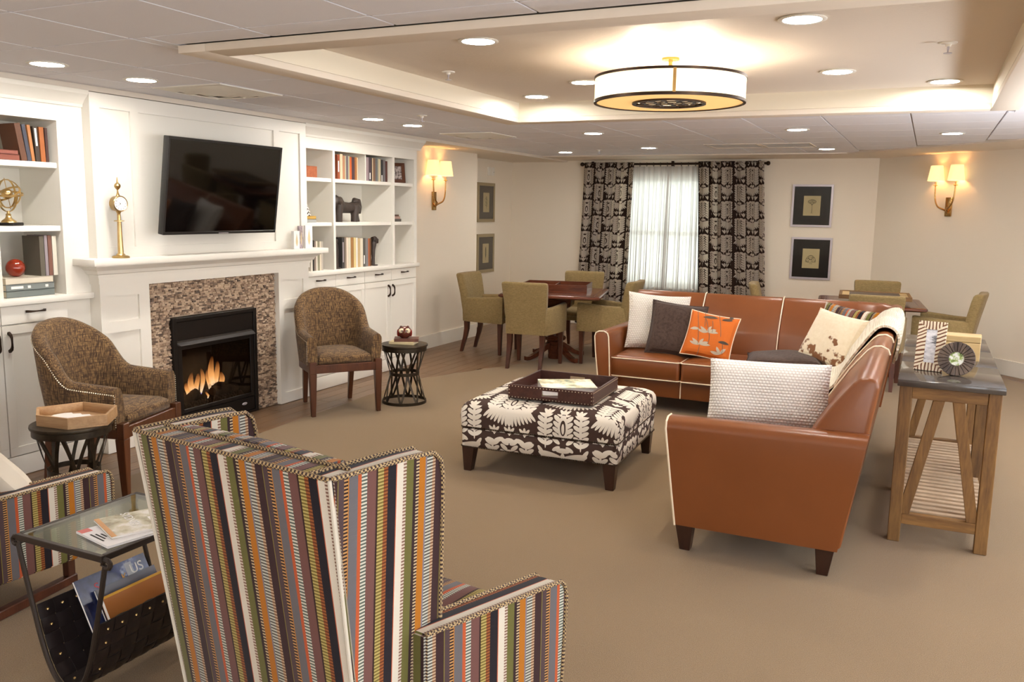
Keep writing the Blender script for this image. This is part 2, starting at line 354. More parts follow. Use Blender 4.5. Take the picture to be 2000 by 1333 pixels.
def m_flame():
    t = NT('gas_flame'); tc = t.n('TexCoord'); z = t.n('SeparateXYZ', {0: tc.outputs['Generated']}).outputs[2]
    n_ = t.noise(t.co('Object', (1, 1, .35)), 26, 3)
    cr = t.ramp(z, [(0, '#5C6BFF'), (.08, '#FFEFD0'), (.45, '#FFBE74'), (1, '#C8702C')]); em = t.n('Emission', {0: cr, 1: 3.4}); tp = t.n('BsdfTransparent')
    al = t.ma('MULTIPLY', t.ma('SUBTRACT', 1.0, t.ma('POWER', z, 1.6)), t.ma('MULTIPLY', n_, 1.3)); t.set(t.out.inputs[0], t.n('MixShader', {0: al, 1: tp, 2: em})); return t.m
M['flame'] = m_flame()
def m_mosaic():
    t = NT('mosaic_stone'); g = t.n('NewGeometry'); rr = g.outputs['Random Per Island']
    c_ = t.ramp(rr, [(0, '#6A574A'), (.15, '#A48C77'), (.38, '#C2A98F'), (.6, '#8F7763'), (.75, '#CFB9A0'), (.94, '#4C3F38')], 'CONSTANT')
    t.col(t.mix(.12, c_.outputs[0], '#A98E74')); t.p(rough=.5); t.bump(t.noise(t.co('Object'), 120, 3), .3, .003); return t.m
M['mosaic'] = m_mosaic()
def m_cow():
    t = NT('cowhide'); v = t.co('UV'); n_ = t.noise(v, 7, 3); n2 = t.noise(v, 30, 3)
    s = t.n('SeparateXYZ', {0: v}); low = t.ma('SUBTRACT', .17, s.outputs[1])
    k = t.ma('ADD', n_, t.ma('MULTIPLY', low, .9)); t.col(t.mix(t.ramp(k, [(.555, (0, 0, 0, 1)), (.59, (1, 1, 1, 1))]), t.mix(n2, '#EFE4CE', '#DCCBAA'), '#7A4E28')); t.p(rough=.8, sheen=.3); t.bump(n2, .3, .004); return t.m
M['cow'] = m_cow()
def m_zebra():
    t = NT('bone_and_horn_inlay'); v = t.co('UV'); n_ = t.noise(v, 9, 2); s = t.n('SeparateXYZ', {0: v}).outputs[0]
    k = t.ma('SINE', t.ma('ADD', t.ma('MULTIPLY', s, 300.0), t.ma('MULTIPLY', n_, 9.0))); t.col(t.ramp(t.ma('MULTIPLY_ADD', k, .5, .5), [(.30, '#6E4222'), (.40, '#EADFC6')]).outputs[0]); t.p(rough=.4); return t.m
M['zebra'] = m_zebra()
M['horn'] = plain('dark_horn', '#3B2F2A', .35, vary=('#6B5A4C', 26, (1, 1, .3)))
BK = {}
def bookmat(hexc):
    if hexc not in BK: BK[hexc] = plain('book_cover_'+'abcdefghijklmnopqrstuvwxyz'[len(BK) % 26]+('' if len(BK) < 26 else 'x'), '#'+hexc, .55, bump=(200, .1, .0005))
    return BK[hexc]
def framepcs(parent, w_, h_, b_, d_, mat, uv=True, name='frame_rail', back=0.0):
    """four mitred rails in the xz plane, front at -y"""
    for (P, Q) in (([(-w_/2, 0), (w_/2, 0)], [(w_/2-b_, b_), (-w_/2+b_, b_)]), ([(-w_/2, h_), (w_/2, h_)], [(w_/2-b_, h_-b_), (-w_/2+b_, h_-b_)]), ([(-w_/2, 0), (-w_/2, h_)], [(-w_/2+b_, h_-b_), (-w_/2+b_, b_)]), ([(w_/2, 0), (w_/2, h_)], [(w_/2-b_, h_-b_), (w_/2-b_, b_)])):
        bm = B(); prism(bm, P+Q, 'y', -d_/2, d_/2, .001, 1); O(name, bm, mat, parent, sharp=25, uv='box' if uv else None)
def flatpanel(parent, name, x0, x1, z0, z1, y, mat, th=.002): bm = B(); box(bm, x0, x1, y, y+th, z0, z1); return O(name, bm, mat, parent, sharp=None)
def smoothpath(P, m_):
    o = []
    for k in range(len(P)-1):
        for j in range(m_): o.append(V(P[k]).lerp(V(P[k+1]), j/m_))
    o.append(V(P[-1]))
    for _ in range(3): o = [o[0]]+[(o[i-1]+o[i]*2+o[i+1])/4 for i in range(1, len(o)-1)]+[o[-1]]
    return o
# ------------------------------------------------------------------ structure
S = 'structure'
bm = B(); box(bm, -6, 4, -3.7, 12.5, -.06, -.03); floor = O('floor', bm, M['plank'], kind=S)
bm = B(); pl = [(3.3, -3.5), (3.3, 7.9), (1.32, 9.98), (.95, 10.3), (.72, 10.75), (.35, 10.95), (-3.6, 10.95), (-3.8, 10.6), (-3.9, 9.0), (-4.05, 8.42), (-4.18, 8.15), (-4.33, 7.75), (-4.47, 7.35), (-4.5, 6.6),
  (-4.46, 6.0), (-4.45, 5.5), (-4.41, 4.75), (-4.41, -3.5)]
prism(bm, pl, 'z', -.006, 0); O('carpet', bm, M['carpet'], floor, sharp=None)
# planks: rows along the walls, staggered
bm = B(); box(bm, -.5, .5, -.5, .5, -.5, .5); plank_me = bpy.data.meshes.new('plank'); bm.to_mesh(plank_me); bm.free(); plank_me.materials.append(M['plank'])
def plank(x, y, w_, l_, rz=0): OM('plank', plank_me, floor, (x, y, -.0165), (0, 0, rz), scale=(w_-.003, l_-.003, .025))
rows = 0; x = -5.80
while x < -3.75:
    y = 2.3-random.random()*1.1
    while y < 12.2:
        l_ = random.uniform(.9, 1.5); y1 = min(y+l_, 12.24); cx = x+.065
        if not (cx < -5.06 and y1 < 7.9) and y1-y > .05 and not (cx > -4.2 and y1 < 8.3) and not(cx < -5.45 and y1 < 10.2): plank(cx, (y+y1)/2, .13, y1-y)
        y = y1
    x += .13
for k in range(5):
    q = .07+.13*k; s0 = .2
    while s0 < 3.6:
        l_ = random.uniform(.8, 1.3); cx = -.645+(s0+l_/2)*.7071-q*.7071; cyy = 12.25-(s0+l_/2)*.7071-q*.7071
        plank(cx, cyy, .13, l_, R(45)); s0 += l_
def wallbox(name, *bx):
    bm = B()
    for q in bx: box(bm, *q)
    return O(name, bm, M['wall'], kind=S, sharp=None)
WZ = 2.46
wall_left = wallbox('wall_left', (-5.6, -5.42, -3.6, 10.1, -.03, WZ), (-6.0, -5.87, 10.1, 12.4, -.03, WZ), (-5.87, -5.42, 10.1, 10.25, -.03, WZ))
WX0, WX1, WB, WT = -4.05, -2.80, .62, 2.19
wallbox('wall_back', (-6, WX0, 12.25, 12.4, -.03, WZ), (WX1, -.5, 12.25, 12.4, -.03, WZ), (WX0, WX1, 12.25, 12.4, -.03, WB), (WX0, WX1, 12.25, 12.4, WT, WZ))
bm = B(); prism(bm, [(-.645, 12.25), (-.5, 12.4), (3.5, 8.4), (3.3, 8.305)], 'z', -.03, WZ); O('wall_corner', bm, M['wall'], kind=S, sharp=None)
def holed(name, axis, c0, c1, lo, hi, holes, z0, z1):
    bx = []; e = lo
    for a_, b_ in holes:
        bx += [(e, a_, -.03, WZ), (a_, b_, -.03, z0), (a_, b_, z1, WZ)]; e = b_
    bx.append((e, hi, -.03, WZ))
    return wallbox(name, *[((c0, c1, q[0], q[1], q[2], q[3]) if axis == 'x' else (q[0], q[1], c0, c1, q[2], q[3])) for q in bx])
RW, FW = [(-2.6, -.2), (.6, 3.0), (3.8, 6.2)], [(1.4, 3.0)]  # out-of-view openings added to both walls to let in sky fill
holed('wall_right', 'x', 3.3, 3.45, -3.6, 8.5, RW, .55, 2.2); holed('wall_front', 'y', -3.65, -3.5, -5.6, 3.4, FW, .55, 2.2)
def portal(loc, rot, sx, sy):
    l = bpy.data.lights.new('sky_portal', 'AREA'); l.shape = 'RECTANGLE'; l.size = sx; l.size_y = sy; l.cycles.is_portal = True
    o = bpy.data.objects.new('sky_portal', l); SC.collection.objects.link(o); o.location = loc; o.rotation_euler = rot
for a_, b_ in RW: portal((3.46, (a_+b_)/2, 1.375), (R(90), 0, R(90)), b_-a_, 1.65)
for a_, b_ in FW: portal(((a_+b_)/2, -3.66, 1.375), (R(90), 0, R(180)), b_-a_, 1.65)
portal(((WX0+WX1)/2, 12.39, (WB+WT)/2), (R(90), 0, 0), WX1-WX0, WT-WB)
def baseboard(name, pts, h=.165):
    bm = B(); prism(bm, pts, 'z', 0, h-.012)
    t = bmesh.new(); prism(bm, pts, 'z', h-.012, h); t.free(); O(name, bm, M['trimw'], kind=S, loc=(0, 0, -.002))
baseboard('baseboard_left', [(-5.42, 8.08), (-5.402, 8.08), (-5.402, 10.25), (-5.42, 10.25)])
baseboard('baseboard_left_recess', [(-5.87, 10.25), (-5.852, 10.25), (-5.852, 12.23), (-5.87, 12.25)])
baseboard('baseboard_back', [(-5.85, 12.25), (-5.85, 12.232), (-.65, 12.232), (-.645, 12.25)])
baseboard('baseboard_corner', [(-.645, 12.25), (-.66, 12.235), (3.28, 8.29), (3.3, 8.305)])
# window
win = T('window_1', 'white sash window behind the sheer curtains', 'window'); del win['label'], win['category']; win['kind'] = S
bm = B(); 
for q in ((WX0, WX0+.06, WB, WT), (WX1-.06, WX1, WB, WT), (WX0, WX1, WB, WB+.06), (WX0, WX1, WT-.06, WT), (WX0, WX1, 1.36, 1.42)): box(bm, q[0], q[1], 12.31, 12.36, q[2], q[3], .004)
O('window_frame', bm, M['white'], win, kind=S)
for z0, z1 in ((WB+.06, 1.36), (1.42, WT-.06)):
    bm = B(); box(bm, WX0+.06, WX1-.06, 12.333, 12.337, z0, z1); O('pane', bm, M['glass'], win, kind=S)
bm = B(); box(bm, WX0-.05, WX1+.05, 12.2, 12.3, WB-.03, WB, .004); O('window_sill', bm, M['white'], win, kind=S)
# ceiling
TX0, TX1, TY0, TY1, TZ = -3.10, .30, 3.30, 6.58, 2.555
ceil = B(); 
for q in ((-6, TX0-.02, -3.65, 12.4), (TX1+.02, 3.45, -3.65, 12.4), (TX0-.02, TX1+.02, -3.65, TY0-.02), (TX0-.02, TX1+.02, TY1+.02, 12.4)): box(ceil, *q, 2.452, 2.5)
ceiling = O('ceiling', ceil, M['tbar'], kind=S, sharp=None)
bm = B(); box(bm, TX0-.02, TX1+.02, TY0-.02, TY1+.02, TZ, TZ+.04); O('tray_ceiling', bm, M['tray'], ceiling, sharp=None)
bm = B()
for q in ((TX0-.02, TX0, TY0, TY1), (TX1, TX1+.02, TY0, TY1), (TX0-.02, TX1+.02, TY0-.02, TY0), (TX0-.02, TX1+.02, TY1, TY1+.02)): box(bm, *q, 2.4365, TZ)
O('tray_side', bm, M['cove'], ceiling, sharp=None)
for q in ((TX0-.17, TX0, TY0-.15, TY1+.15), (TX1, TX1+.17, TY0-.15, TY1+.15), (TX0, TX1, TY0-.15, TY0), (TX0, TX1, TY1, TY1+.15)):
    bm = B(); box(bm, *q, 2.40, 2.436, .003); O('tray_trim', bm, M['soffit'], ceiling)
bm = B(); box(bm, -6, -4.955, -3.5, 12.3, 2.407, 2.453); box(bm, -4.95, .0, 11.30, 12.3, 2.425, 2.453)
prism(bm, [(-.96, 11.30), (2.4, 7.94), (3.3, 7.94), (3.3, 8.4), (-.6, 12.3), (-.96, 12.3)], 'z', 2.4252, 2.4532); O('soffit', bm, M['soffit'], ceiling, sharp=None)
bm = B(); box(bm, -.5, .5, -.5, .5, -.5, .5, .012, 1); tile_me = bpy.data.meshes.new('ceiling_tile'); bm.to_mesh(tile_me); bm.free(); tile_me.materials.append(M['tile'])
XL = [-4.95, -4.63, -4.02, -3.36, -2.70, -2.05, -1.407, -.816, -.193, .428, 1.05, 1.67, 2.29, 2.9]
YL = [1.16, 1.77, 2.38, 2.96, 3.59, 4.2, 4.81, 5.42, 6.03, 6.64, 7.25, 7.86, 8.47, 9.08, 9.69, 10.30, 10.91, 11.30]
HX0, HX1, HY0, HY1 = TX0-.17, TX1+.17, TY0-.15, TY1+.15
def tilep(x0, x1, y0, y1):
    if x1-x0 > .05 and y1-y0 > .05: OM('ceiling_tile', tile_me, ceiling, ((x0+x1)/2, (y0+y1)/2, 2.446), scale=(x1-x0-.012, y1-y0-.010, .013))
for i in range(len(XL)-1):
    for j in range(len(YL)-1):
        x0, x1, y0, y1 = XL[i], XL[i+1], YL[j], YL[j+1]
        if (x0+x1)/2+(y0+y1)/2 > 10.3+.2: continue
        if x1 <= HX0 or x0 >= HX1 or y1 <= HY0 or y0 >= HY1: tilep(x0, x1, y0, y1); continue
        if x0 < HX0: tilep(x0, HX0, y0, y1)
        if x1 > HX1: tilep(HX1, x1, y0, y1)
        xa, xb = max(x0, HX0), min(x1, HX1)
        if y0 < HY0: tilep(xa, xb, y0, HY0)
        if y1 > HY1: tilep(xa, xb, HY1, y1)
bm = B()
for q in ((-4.95, 3.2, -3.5, 1.16),): box(bm, *q, 2.44, 2.453)
O('ceiling_panel', bm, M['tile'], ceiling, sharp=None)
# ------------------------------------------------------------------ recessed lights, sprinklers, vents
def downlight(x, y, z, label, grp):
    t = T('recessed_downlight', label, 'ceiling light', (x, y, z), 0, grp)
    bm = B(); lathe(bm, [(.082, .002), (.104, .0), (.106, -.004), (.098, -.008), (.084, -.006), (.082, .002)], 28, cap=False); O('trim_ring', bm, M['white'], t)
    bm = B(); lathe(bm, [(.084, .004), (.084, -.003)], 28); O('lens', bm, M['lens'], t)
G1, G2 = 'recessed downlights in the tile ceiling', 'recessed downlights in the raised tray ceiling'
for (x, y, l) in ((-4.40, 3.31, 'round recessed downlight over the globe bookcase'), (-4.39, 3.93, 'round recessed downlight above the brass clock end of the mantel'),
  (-4.35, 6.32, 'round recessed downlight beyond the TV, first of the pair above the horse bookcase'), (-4.32, 6.90, 'round recessed downlight of the horse bookcase pair, the one closer to the brass wall sconce'),
  (-3.01, 8.08, 'round recessed downlight just behind the raised tray, directly above the card table'), (-4.32, 10.60, 'small recessed downlight near the wall with the two narrow pictures'),
  (-3.05, 10.06, 'small recessed downlight just in front of the curtained window'), (-1.125, 8.16, 'round recessed downlight behind the tray, between the drum lamp and the wide picture wall'),
  (-1.127, 10.62, 'small recessed downlight in front of the two silver framed pictures'), (.115, 8.87, 'round recessed downlight in front of the wall sconce beside the silver frames')):
    downlight(x, y, 2.4385, l, G1)
for (x, y, l) in ((-2.173, 4.105, 'round tray ceiling downlight closest to the TV end of the front tray edge'), (-2.788, 6.227, 'small tray ceiling downlight in the far corner above the bookcase side'),
  (-2.177, 5.643, 'tray ceiling downlight touching the outline of the drum lamp'), (-.582, 4.156, 'large bright tray ceiling downlight above the front of the leather sectional'),
  (-.576, 5.716, 'tray ceiling downlight on the window side, between drum lamp and corner'), (.014, 6.335, 'tray ceiling downlight nearest the far tray corner by the sprinkler')):
    downlight(x, y, 2.5535, l, G2)
for x, l_ in ((-3.9, 'by the bookcase wall side'), (-1.6, 'in line with the gap between the armchairs'), (.7, 'in line with the console table'), (2.4, 'by the side wall with the added openings')):  # extra lamps behind the camera, added as fill light
    downlight(x, -2.4, 2.4385, 'added unseen fill downlight far behind the striped armchairs, '+l_, 'added fill downlights beyond the seating')
for (x, y, l_) in ((2.0, 3.0, 'level with the sofa arm'), (2.0, 5.2, 'level with the console table'), (1.6, 7.2, 'level with the far end of the console table')): downlight(x, y, 2.4385, 'added unseen fill downlight above the open carpet, '+l_, 'added fill downlights over the open carpet')  # extra lamps outside the view, added as fill from the carpet side
def sprinkler(x, y, z, label):
    t = T('fire_sprinkler', label, 'sprinkler', (x, y, z), 0, 'ceiling sprinklers')
    bm = B(); lathe(bm, [(.0, .0), (.042, .0), (.04, -.006), (.014, -.008), (.012, -.02), (.0, -.02)], 20); O('escutcheon', bm, M['white'], t)
    bm = B(); lathe(bm, [(.006, -.018), (.006, -.034), (.004, -.036), (.004, -.05)], 10); O('stem', bm, M['silver'], t)
    bm = B(); lathe(bm, [(.0, -.05), (.02, -.05), (.02, -.053), (.0, -.053)], 16); O('deflector', bm, M['silver'], t)
sprinkler(-2.833, 4.953, TZ, 'small white sprinkler in the tray ceiling on the fireplace side'); sprinkler(.011, 4.968, TZ, 'small white sprinkler in the tray ceiling opposite the fireplace side')
sprinkler(-3.79, 6.2, 2.4395, 'small white sprinkler in the tiles between tray and TV wall'); sprinkler(-3.75, 10.3, 2.4395, 'tiny white sprinkler in the tiles near the window curtains')
def diffuser(x, y, label):
    t = T('ceiling_vent', label, 'vent', (x, y, 2.439), 0, 'square ceiling air diffusers')
    bm = B(); s = .29
    for (a_, z0, z1) in ((.29, -.004, .0), ):
        for q in ((-a_, a_, -a_, -a_+.03), (-a_, a_, a_-.03, a_), (-a_, -a_+.03, -a_+.03, a_-.03), (a_-.03, a_, -a_+.03, a_-.03)): box(bm, *q, z0-.003, z1)
    O('frame', bm, M['white'], t)
    for (a_, z) in ((.26, -.004), (.185, -.014), (.11, -.02)):
        bm = B(); loft(bm, [[(-a_, -a_, z), (a_, -a_, z), (a_, a_, z), (-a_, a_, z)], [(-a_+.06, -a_+.06, z+.004-.024), (a_-.06, -a_+.06, z-.02), (a_-.06, a_-.06, z-.02), (-a_+.06, a_-.06, z-.02)],
          [(-a_+.063, -a_+.063, z-.016), (a_-.063, -a_+.063, z-.016), (a_-.063, a_-.063, z-.016), (-a_+.063, a_-.063, z-.016)], [(-a_+.006, -a_+.006, z+.002), (a_-.006, -a_+.006, z+.002), (a_-.006, a_-.006, z+.002), (-a_+.006, a_-.006, z+.002)]], cap=False, loop=True)
        O('louvre', bm, M['trimw'], t)
diffuser(-4.32, 4.5, 'square stepped air diffuser in the ceiling above the television'); diffuser(-4.22, 8.0, 'square stepped air diffuser in the ceiling in front of the brass sconce by the bookcase')
for (x0, x1, l) in ((-2.32, -1.75, 'flat pale return air panel in the ceiling, the half over the window drapes'), (-1.73, -1.2, 'flat pale return air panel in the ceiling, the half toward the silver frames')):
    t = T('return_air_panel', l, 'vent', ((x0+x1)/2, 9.99, 2.438), 0, 'flat return air panels'); hw = (x1-x0)/2
    bm = B()
    for q in ((-hw, hw, -.29, -.27), (-hw, hw, .27, .29), (-hw, -hw+.02, -.27, .27), (hw-.02, hw, -.27, .27)): box(bm, *q, -.004, .0015)
    O('frame', bm, M['soffit'], t)
    for k in range(9):
        bm = B(); yy = -.24+.06*k; hexa(bm, [(-hw+.02, yy-.02, -.004), (hw-.02, yy-.02, -.004), (hw-.02, yy+.024, .0), (-hw+.02, yy+.024, .0), (-hw+.02, yy-.02, -.002), (hw-.02, yy-.02, -.002), (hw-.02, yy+.024, .0015), (-hw+.02, yy+.024, .0015)]); O('slat', bm, M['soffit'], t)
# ------------------------------------------------------------------ built-in bookcases
FX = -5.0
def handle(parent, y, z, length, vertical, x=FX+.003):
    bm = B(); pts = []
    for k in range(9):
        s = -1+k/4; d = .03*(1-abs(s)**4*.9) if abs(s) < 1 else 0.0
        pts.append((x+d, y+(0 if vertical else s*length/2), z+(s*length/2 if vertical else 0)))
    sweep(bm, pts, rsec(.012, .010), up=(0, 1, 0) if vertical else (0, 0, 1), sc=[1.5, 1.3, 1, .8, .75, .8, 1, 1.3, 1.5])
    return O('handle', bm, M['bronze'], parent)
def shaker(parent, name, y0, y1, z0, z1, fr=.055):
    bm = B(); x = FX
    box(bm, x-.018, x-.006, y0+fr-.005, y1-fr+.005, z0+fr-.005, z1-fr+.005)
    for q in ((y0, y1, z0, z0+fr), (y0, y1, z1-fr, z1), (y0, y0+fr, z0+fr, z1-fr), (y1-fr, y1, z0+fr, z1-fr)): box(bm, x-.018, x+.002, *q, .0015, 1)
    return O(name, bm, M['white'], parent)
def bookcase(label, Y0, Y1, stiles, cols, doors, drawers, handles_d, handles_v, shelf, fascia_z=2.20, extra=()):
    t = T('built_in_bookcase', label, 'bookcase', (0, 0, 0))
    bm = B(); box(bm, -5.40, FX-.02, Y0, Y1, .0, 1.065); box(bm, FX-.02, FX, Y0, Y1, 0, .125, .002); box(bm, -5.40, -5.385, Y0, Y1, 1.1, 2.33); box(bm, -5.385, FX-.02, Y0, Y1, fascia_z, 2.33)
    for a_, b_ in stiles: box(bm, -5.385, FX-.001, a_, b_, 1.105, fascia_z)
    box(bm, FX-.02, FX, Y0, Y1, fascia_z, 2.335, .001, 1)
    O('carcass', bm, M['white'], t)
    bm = B(); prism(bm, [(FX-.02, 2.30), (FX+.012, 2.30), (FX+.016, 2.318), (FX+.04, 2.35), (FX+.07, 2.378), (FX+.08, 2.404), (FX-.02, 2.404)], 'y', Y0, Y1+(.06 if Y1 > 8 else 0)); O('crown_molding', bm, M['white'], t, sharp=20)
    for (a_, b_, z) in shelf:
        bm = B(); box(bm, -5.385, FX-.02, a_, b_, z-.035, z, .003, 1); O('shelf', bm, M['white'], t)
    for (a_, b_, z0, z1) in extra: bm = B(); box(bm, -5.38, FX-.03, a_, b_, z0, z1); O('divider', bm, M['white'], t)
    for i, (a_, b_) in enumerate(doors):
        d = shaker(t, 'door', a_+.003, b_-.003, .130, .945)
        for (k, yy, zz) in handles_v:
            if k == i: handle(d, yy, zz, .115, True)
    for i, (a_, b_) in enumerate(drawers):
        bm = B(); box(bm, FX-.018, FX+.002, a_+.003, b_-.003, .951, 1.062, .002, 1); d = O('drawer', bm, M['white'], t); handle(d, (a_+b_)/2, 1.022, .125, False)
    return t
bookcase('white built-in bookcase holding the dark horse sculpture, beside the brass sconce', 6.14, 8.075, [(6.14, 6.235), (6.615, 6.647), (7.606, 7.644), (8.02, 8.075)], None,
  [(6.17, 6.635), (6.635, 7.10), (7.10, 7.55), (7.55, 8.06)], [(6.17, 6.635), (6.635, 7.10), (7.10, 7.575), (7.575, 8.06)], None, [(2, 7.51, .842), (3, 7.59, .842)],
  [(6.235, 6.615, 1.95), (6.235, 6.615, 1.548), (6.647, 7.606, 1.95), (6.647, 7.606, 1.548), (7.644, 8.02, 1.95), (7.644, 8.02, 1.548)], extra=[(7.165, 7.182, 1.95, 2.2)])
bookcase('white built-in bookcase holding the brass armillary globe, at the fireplace', 2.5, 3.985, [(3.335, 3.375), (3.80, 3.985), (2.5, 2.6)], None,
  [(2.88, 3.345), (3.345, 3.80)], [(2.60, 3.345), (3.345, 3.80)], None, [(0, 3.31, .845), (1, 3.385, .845)],
  [(3.375, 3.80, 1.94), (3.375, 3.80, 1.545), (2.6, 3.335, 1.94), (2.6, 3.335, 1.545)])
def countertop(y0, y1, label):
    bm = B(); box(bm, -5.385, FX+.03, y0, y1, 1.066, 1.107, .006); tag(O('countertop', bm, M['white']), label, 'countertop')
countertop(6.14, 8.09, 'white bookcase worktop under the elephant bookends'); countertop(2.5, 3.985, 'white bookcase worktop under the three grey stacked books')
# ------------------------------------------------------------------ fireplace surround
CX = -4.92
fs = T('fireplace_surround', 'white panelled fireplace surround with mantel shelf under the television', 'fireplace', (0, 0, 0))
def panelled(name, y0, y1, z0, z1, panels, x=CX, dp=.014):
    """a slab with recessed panels, one strip per row/column between the panel edges"""
    bm = B(); box(bm, -5.385, x-dp, y0, y1, z0, z1)
    ys = sorted({y0, y1, *[p[0] for p in panels], *[p[1] for p in panels]}); zs = sorted({z0, z1, *[p[2] for p in panels], *[p[3] for p in panels]})
    for i in range(len(ys)-1):
        for j in range(len(zs)-1):
            my, mz = (ys[i]+ys[i+1])/2, (zs[j]+zs[j+1])/2
            if any(p[0] < my < p[1] and p[2] < mz < p[3] for p in panels): continue
            box(bm, x-dp, x, ys[i], ys[i+1], zs[j], zs[j+1])
    return O(name, bm, M['white'], fs, sharp=None)
panelled('overmantel_panel', 3.985, 6.14, 1.30, 2.398, [(4.06, 4.30, 1.40, 2.305), (4.37, 5.73, 1.40, 2.305), (5.80, 6.06, 1.40, 2.305)], x=CX-.005)
panelled('pilaster', 3.985, 4.39, 0, 1.16, [(4.045, 4.30, .90, 1.07), (4.045, 4.30, .095, .825)])
panelled('pilaster', 5.745, 6.14, 0, 1.16, [(5.805, 6.065, .90, 1.065), (5.805, 6.065, .092, .82)])
bm = B(); box(bm, -5.2, CX, 4.39, 5.745, 1.135, 1.17); box(bm, -5.2, CX+.008, 3.975, 6.15, 1.16, 1.205); O('frieze', bm, M['white'], fs)
bm = B()
loft(bm, [[(-5.0, y0, z), (x, y0, z), (x, y1, z), (-5.0, y1, z)] for (x, y0, y1, z) in ((CX+.01, 3.97, 6.155, 1.20), (CX+.012, 3.968, 6.157, 1.222), (CX+.03, 3.95, 6.175, 1.228), (CX+.04, 3.94, 6.185, 1.25), (CX+.07, 3.91, 6.21, 1.272), (CX+.082, 3.90, 6.225, 1.28), (CX+.082, 3.90, 6.225, 1.29))])
O('crown_molding', bm, M['white'], fs, sharp=18)
bm = B(); box(bm, -5.0, CX+.125, 3.855, 6.265, 1.288, 1.332, .003, 2); O('mantel_shelf', bm, M['white'], fs)
# mosaic of small split stones round the firebox
bm = B(); rnd = random.Random(3)
for q in ((4.39, 4.605, 0, 1.14), (5.485, 5.745, 0, 1.14), (4.605, 5.485, .865, 1.14)): box(bm, -5.3, -4.985, *q)
FB = (4.605, 5.485, .865)
z = .0
while z < 1.128:
    h = .0125; y = 4.392-rnd.random()*.03
    while y < 5.742:
        l_ = rnd.uniform(.018, .042); y0, y1 = max(y, 4.392), min(y+l_, 5.743); my = (y0+y1)/2
        if y1-y0 > .004 and not (FB[0] < my < FB[1] and z < FB[2]):
            d_ = -4.972+rnd.uniform(0, .014); x0 = -4.99
            vv = [bm.verts.new(p) for p in ((x0, y0+.0006, z+.0006), (d_, y0+.0006, z+.0006), (d_, y1-.0006, z+.0006), (x0, y1-.0006, z+.0006), (x0, y0+.0006, z+h-.0006), (d_, y0+.0006, z+h-.0006), (d_, y1-.0006, z+h-.0006), (x0, y1-.0006, z+h-.0006))]
            for q in HEX[1:]: bm.faces.new([vv[i] for i in q])
        y += l_
    z += h
O('mosaic_stone', bm, M['mosaic'], fs, sharp=None, kind='stuff', recalc=False)
# firebox: gas insert
fi = T('gas_fireplace', 'black gas fireplace insert with burning logs behind glass', 'fireplace', (-4.95, 5.045, 0))
bm = B(); hw = .44; x = 0
box(bm, -.02, .012, -hw, -hw+.035, 0, .862, .002, 1); box(bm, -.02, .012, hw-.035, hw, 0, .862, .002, 1); box(bm, -.02, .012, -hw+.035, hw-.035, .832, .862, .002, 1); box(bm, -.02, .012, -hw+.035, hw-.035, 0, .02)
O('frame', bm, M['black'], fi)
bm = B(); box(bm, -.015, .004, -hw+.037, hw-.037, .69, .83, .002, 1); O('upper_panel', bm, M['black'], fi)
bm = B(); box(bm, -.015, .004, -hw+.037, hw-.037, .022, .13, .002, 1); lp = O('lower_panel', bm, M['black'], fi)
bm = B(); ball(bm, (.006, .28, .085), .03, 12, (.15, 1, .4)); O('badge', bm, M['silver'], lp)
bm = B(); hexa(bm, [(0, -hw+.03, .660), (.036, -hw+.045, .652), (.036, hw-.045, .652), (0, hw-.03, .660), (0, -hw+.03, .678), (.038, -hw+.045, .657), (.038, hw-.045, .657), (0, hw-.03, .678)], .002, 1); O('hood', bm, plain('hood_steel', '#4A4644', .35, .5), fi)
bm = B(); box(bm, -.32, -.30, -.4, .4, .1, .7); hexa(bm, [(-.32, -.28, .1), (0, -.405, .1), (0, -.40, .1), (-.32, -.27, .1), (-.32, -.28, .7), (0, -.405, .7), (0, -.40, .7), (-.32, -.27, .7)])
hexa(bm, [(-.32, .28, .1), (0, .405, .1), (0, .40, .1), (-.32, .27, .1), (-.32, .28, .7), (0, .405, .7), (0, .40, .7), (-.32, .27, .7)]); box(bm, -.32, 0, -.405, .405, .66, .7); box(bm, -.32, 0, -.405, .405, .1, .13)
O('firebox', bm, plain('sooty_firebrick', '#2A231E', .8, vary=('#3E342B', 10, (1, 1, 1))), fi)
bm = B()
for q in ((-.40, -.36, .135, .65), (.36, .40, .135, .65), (-.36, .36, .62, .65), (-.36, .36, .135, .165)): box(bm, -.004, .008, *q, .002, 1)
O('door_frame', bm, M['black'], fi)
bm = B(); box(bm, .0, .003, -.362, .362, .163, .622); O('glass', bm, M['fglass'], fi)
bm = B(); rnd = random.Random(5)
for k in range(420):
    ball(bm, (-.02-rnd.random()*.25, rnd.uniform(-.34, .34), .135+rnd.random()*.025+.02*(rnd.random())), rnd.uniform(.008, .017), 5)
O('ember_bed', bm, plain('embers', '#4A3E33', .9, vary=('#7A6650', 30, (1, 1, 1))), fi, kind='stuff')
logm = plain('ceramic_log', '#5A4634', .85, bump=(30, .8, .01), vary=('#2A201A', 12, (1, 1, .3)))
for (p0, p1, r_) in (((-.06, -.36, .165), (-.12, -.12, .24), .035), ((-.16, -.28, .2), (-.17, .1, .215), .04), ((-.08, .02, .23), (-.14, .33, .2), .034), ((-.05, -.30, .165), (-.05, -.33, .172), .04), ((-.2, -.1, .28), (-.1, .16, .25), .028)):
    bm = B(); p0, p1 = V(p0), V(p1); pts = [p0.lerp(p1, k/6)+V((rnd.uniform(-.006, .006), 0, rnd.uniform(-.006, .006))) for k in range(7)]; tube(bm, pts, r_, 10); O('log', bm, logm, fi)
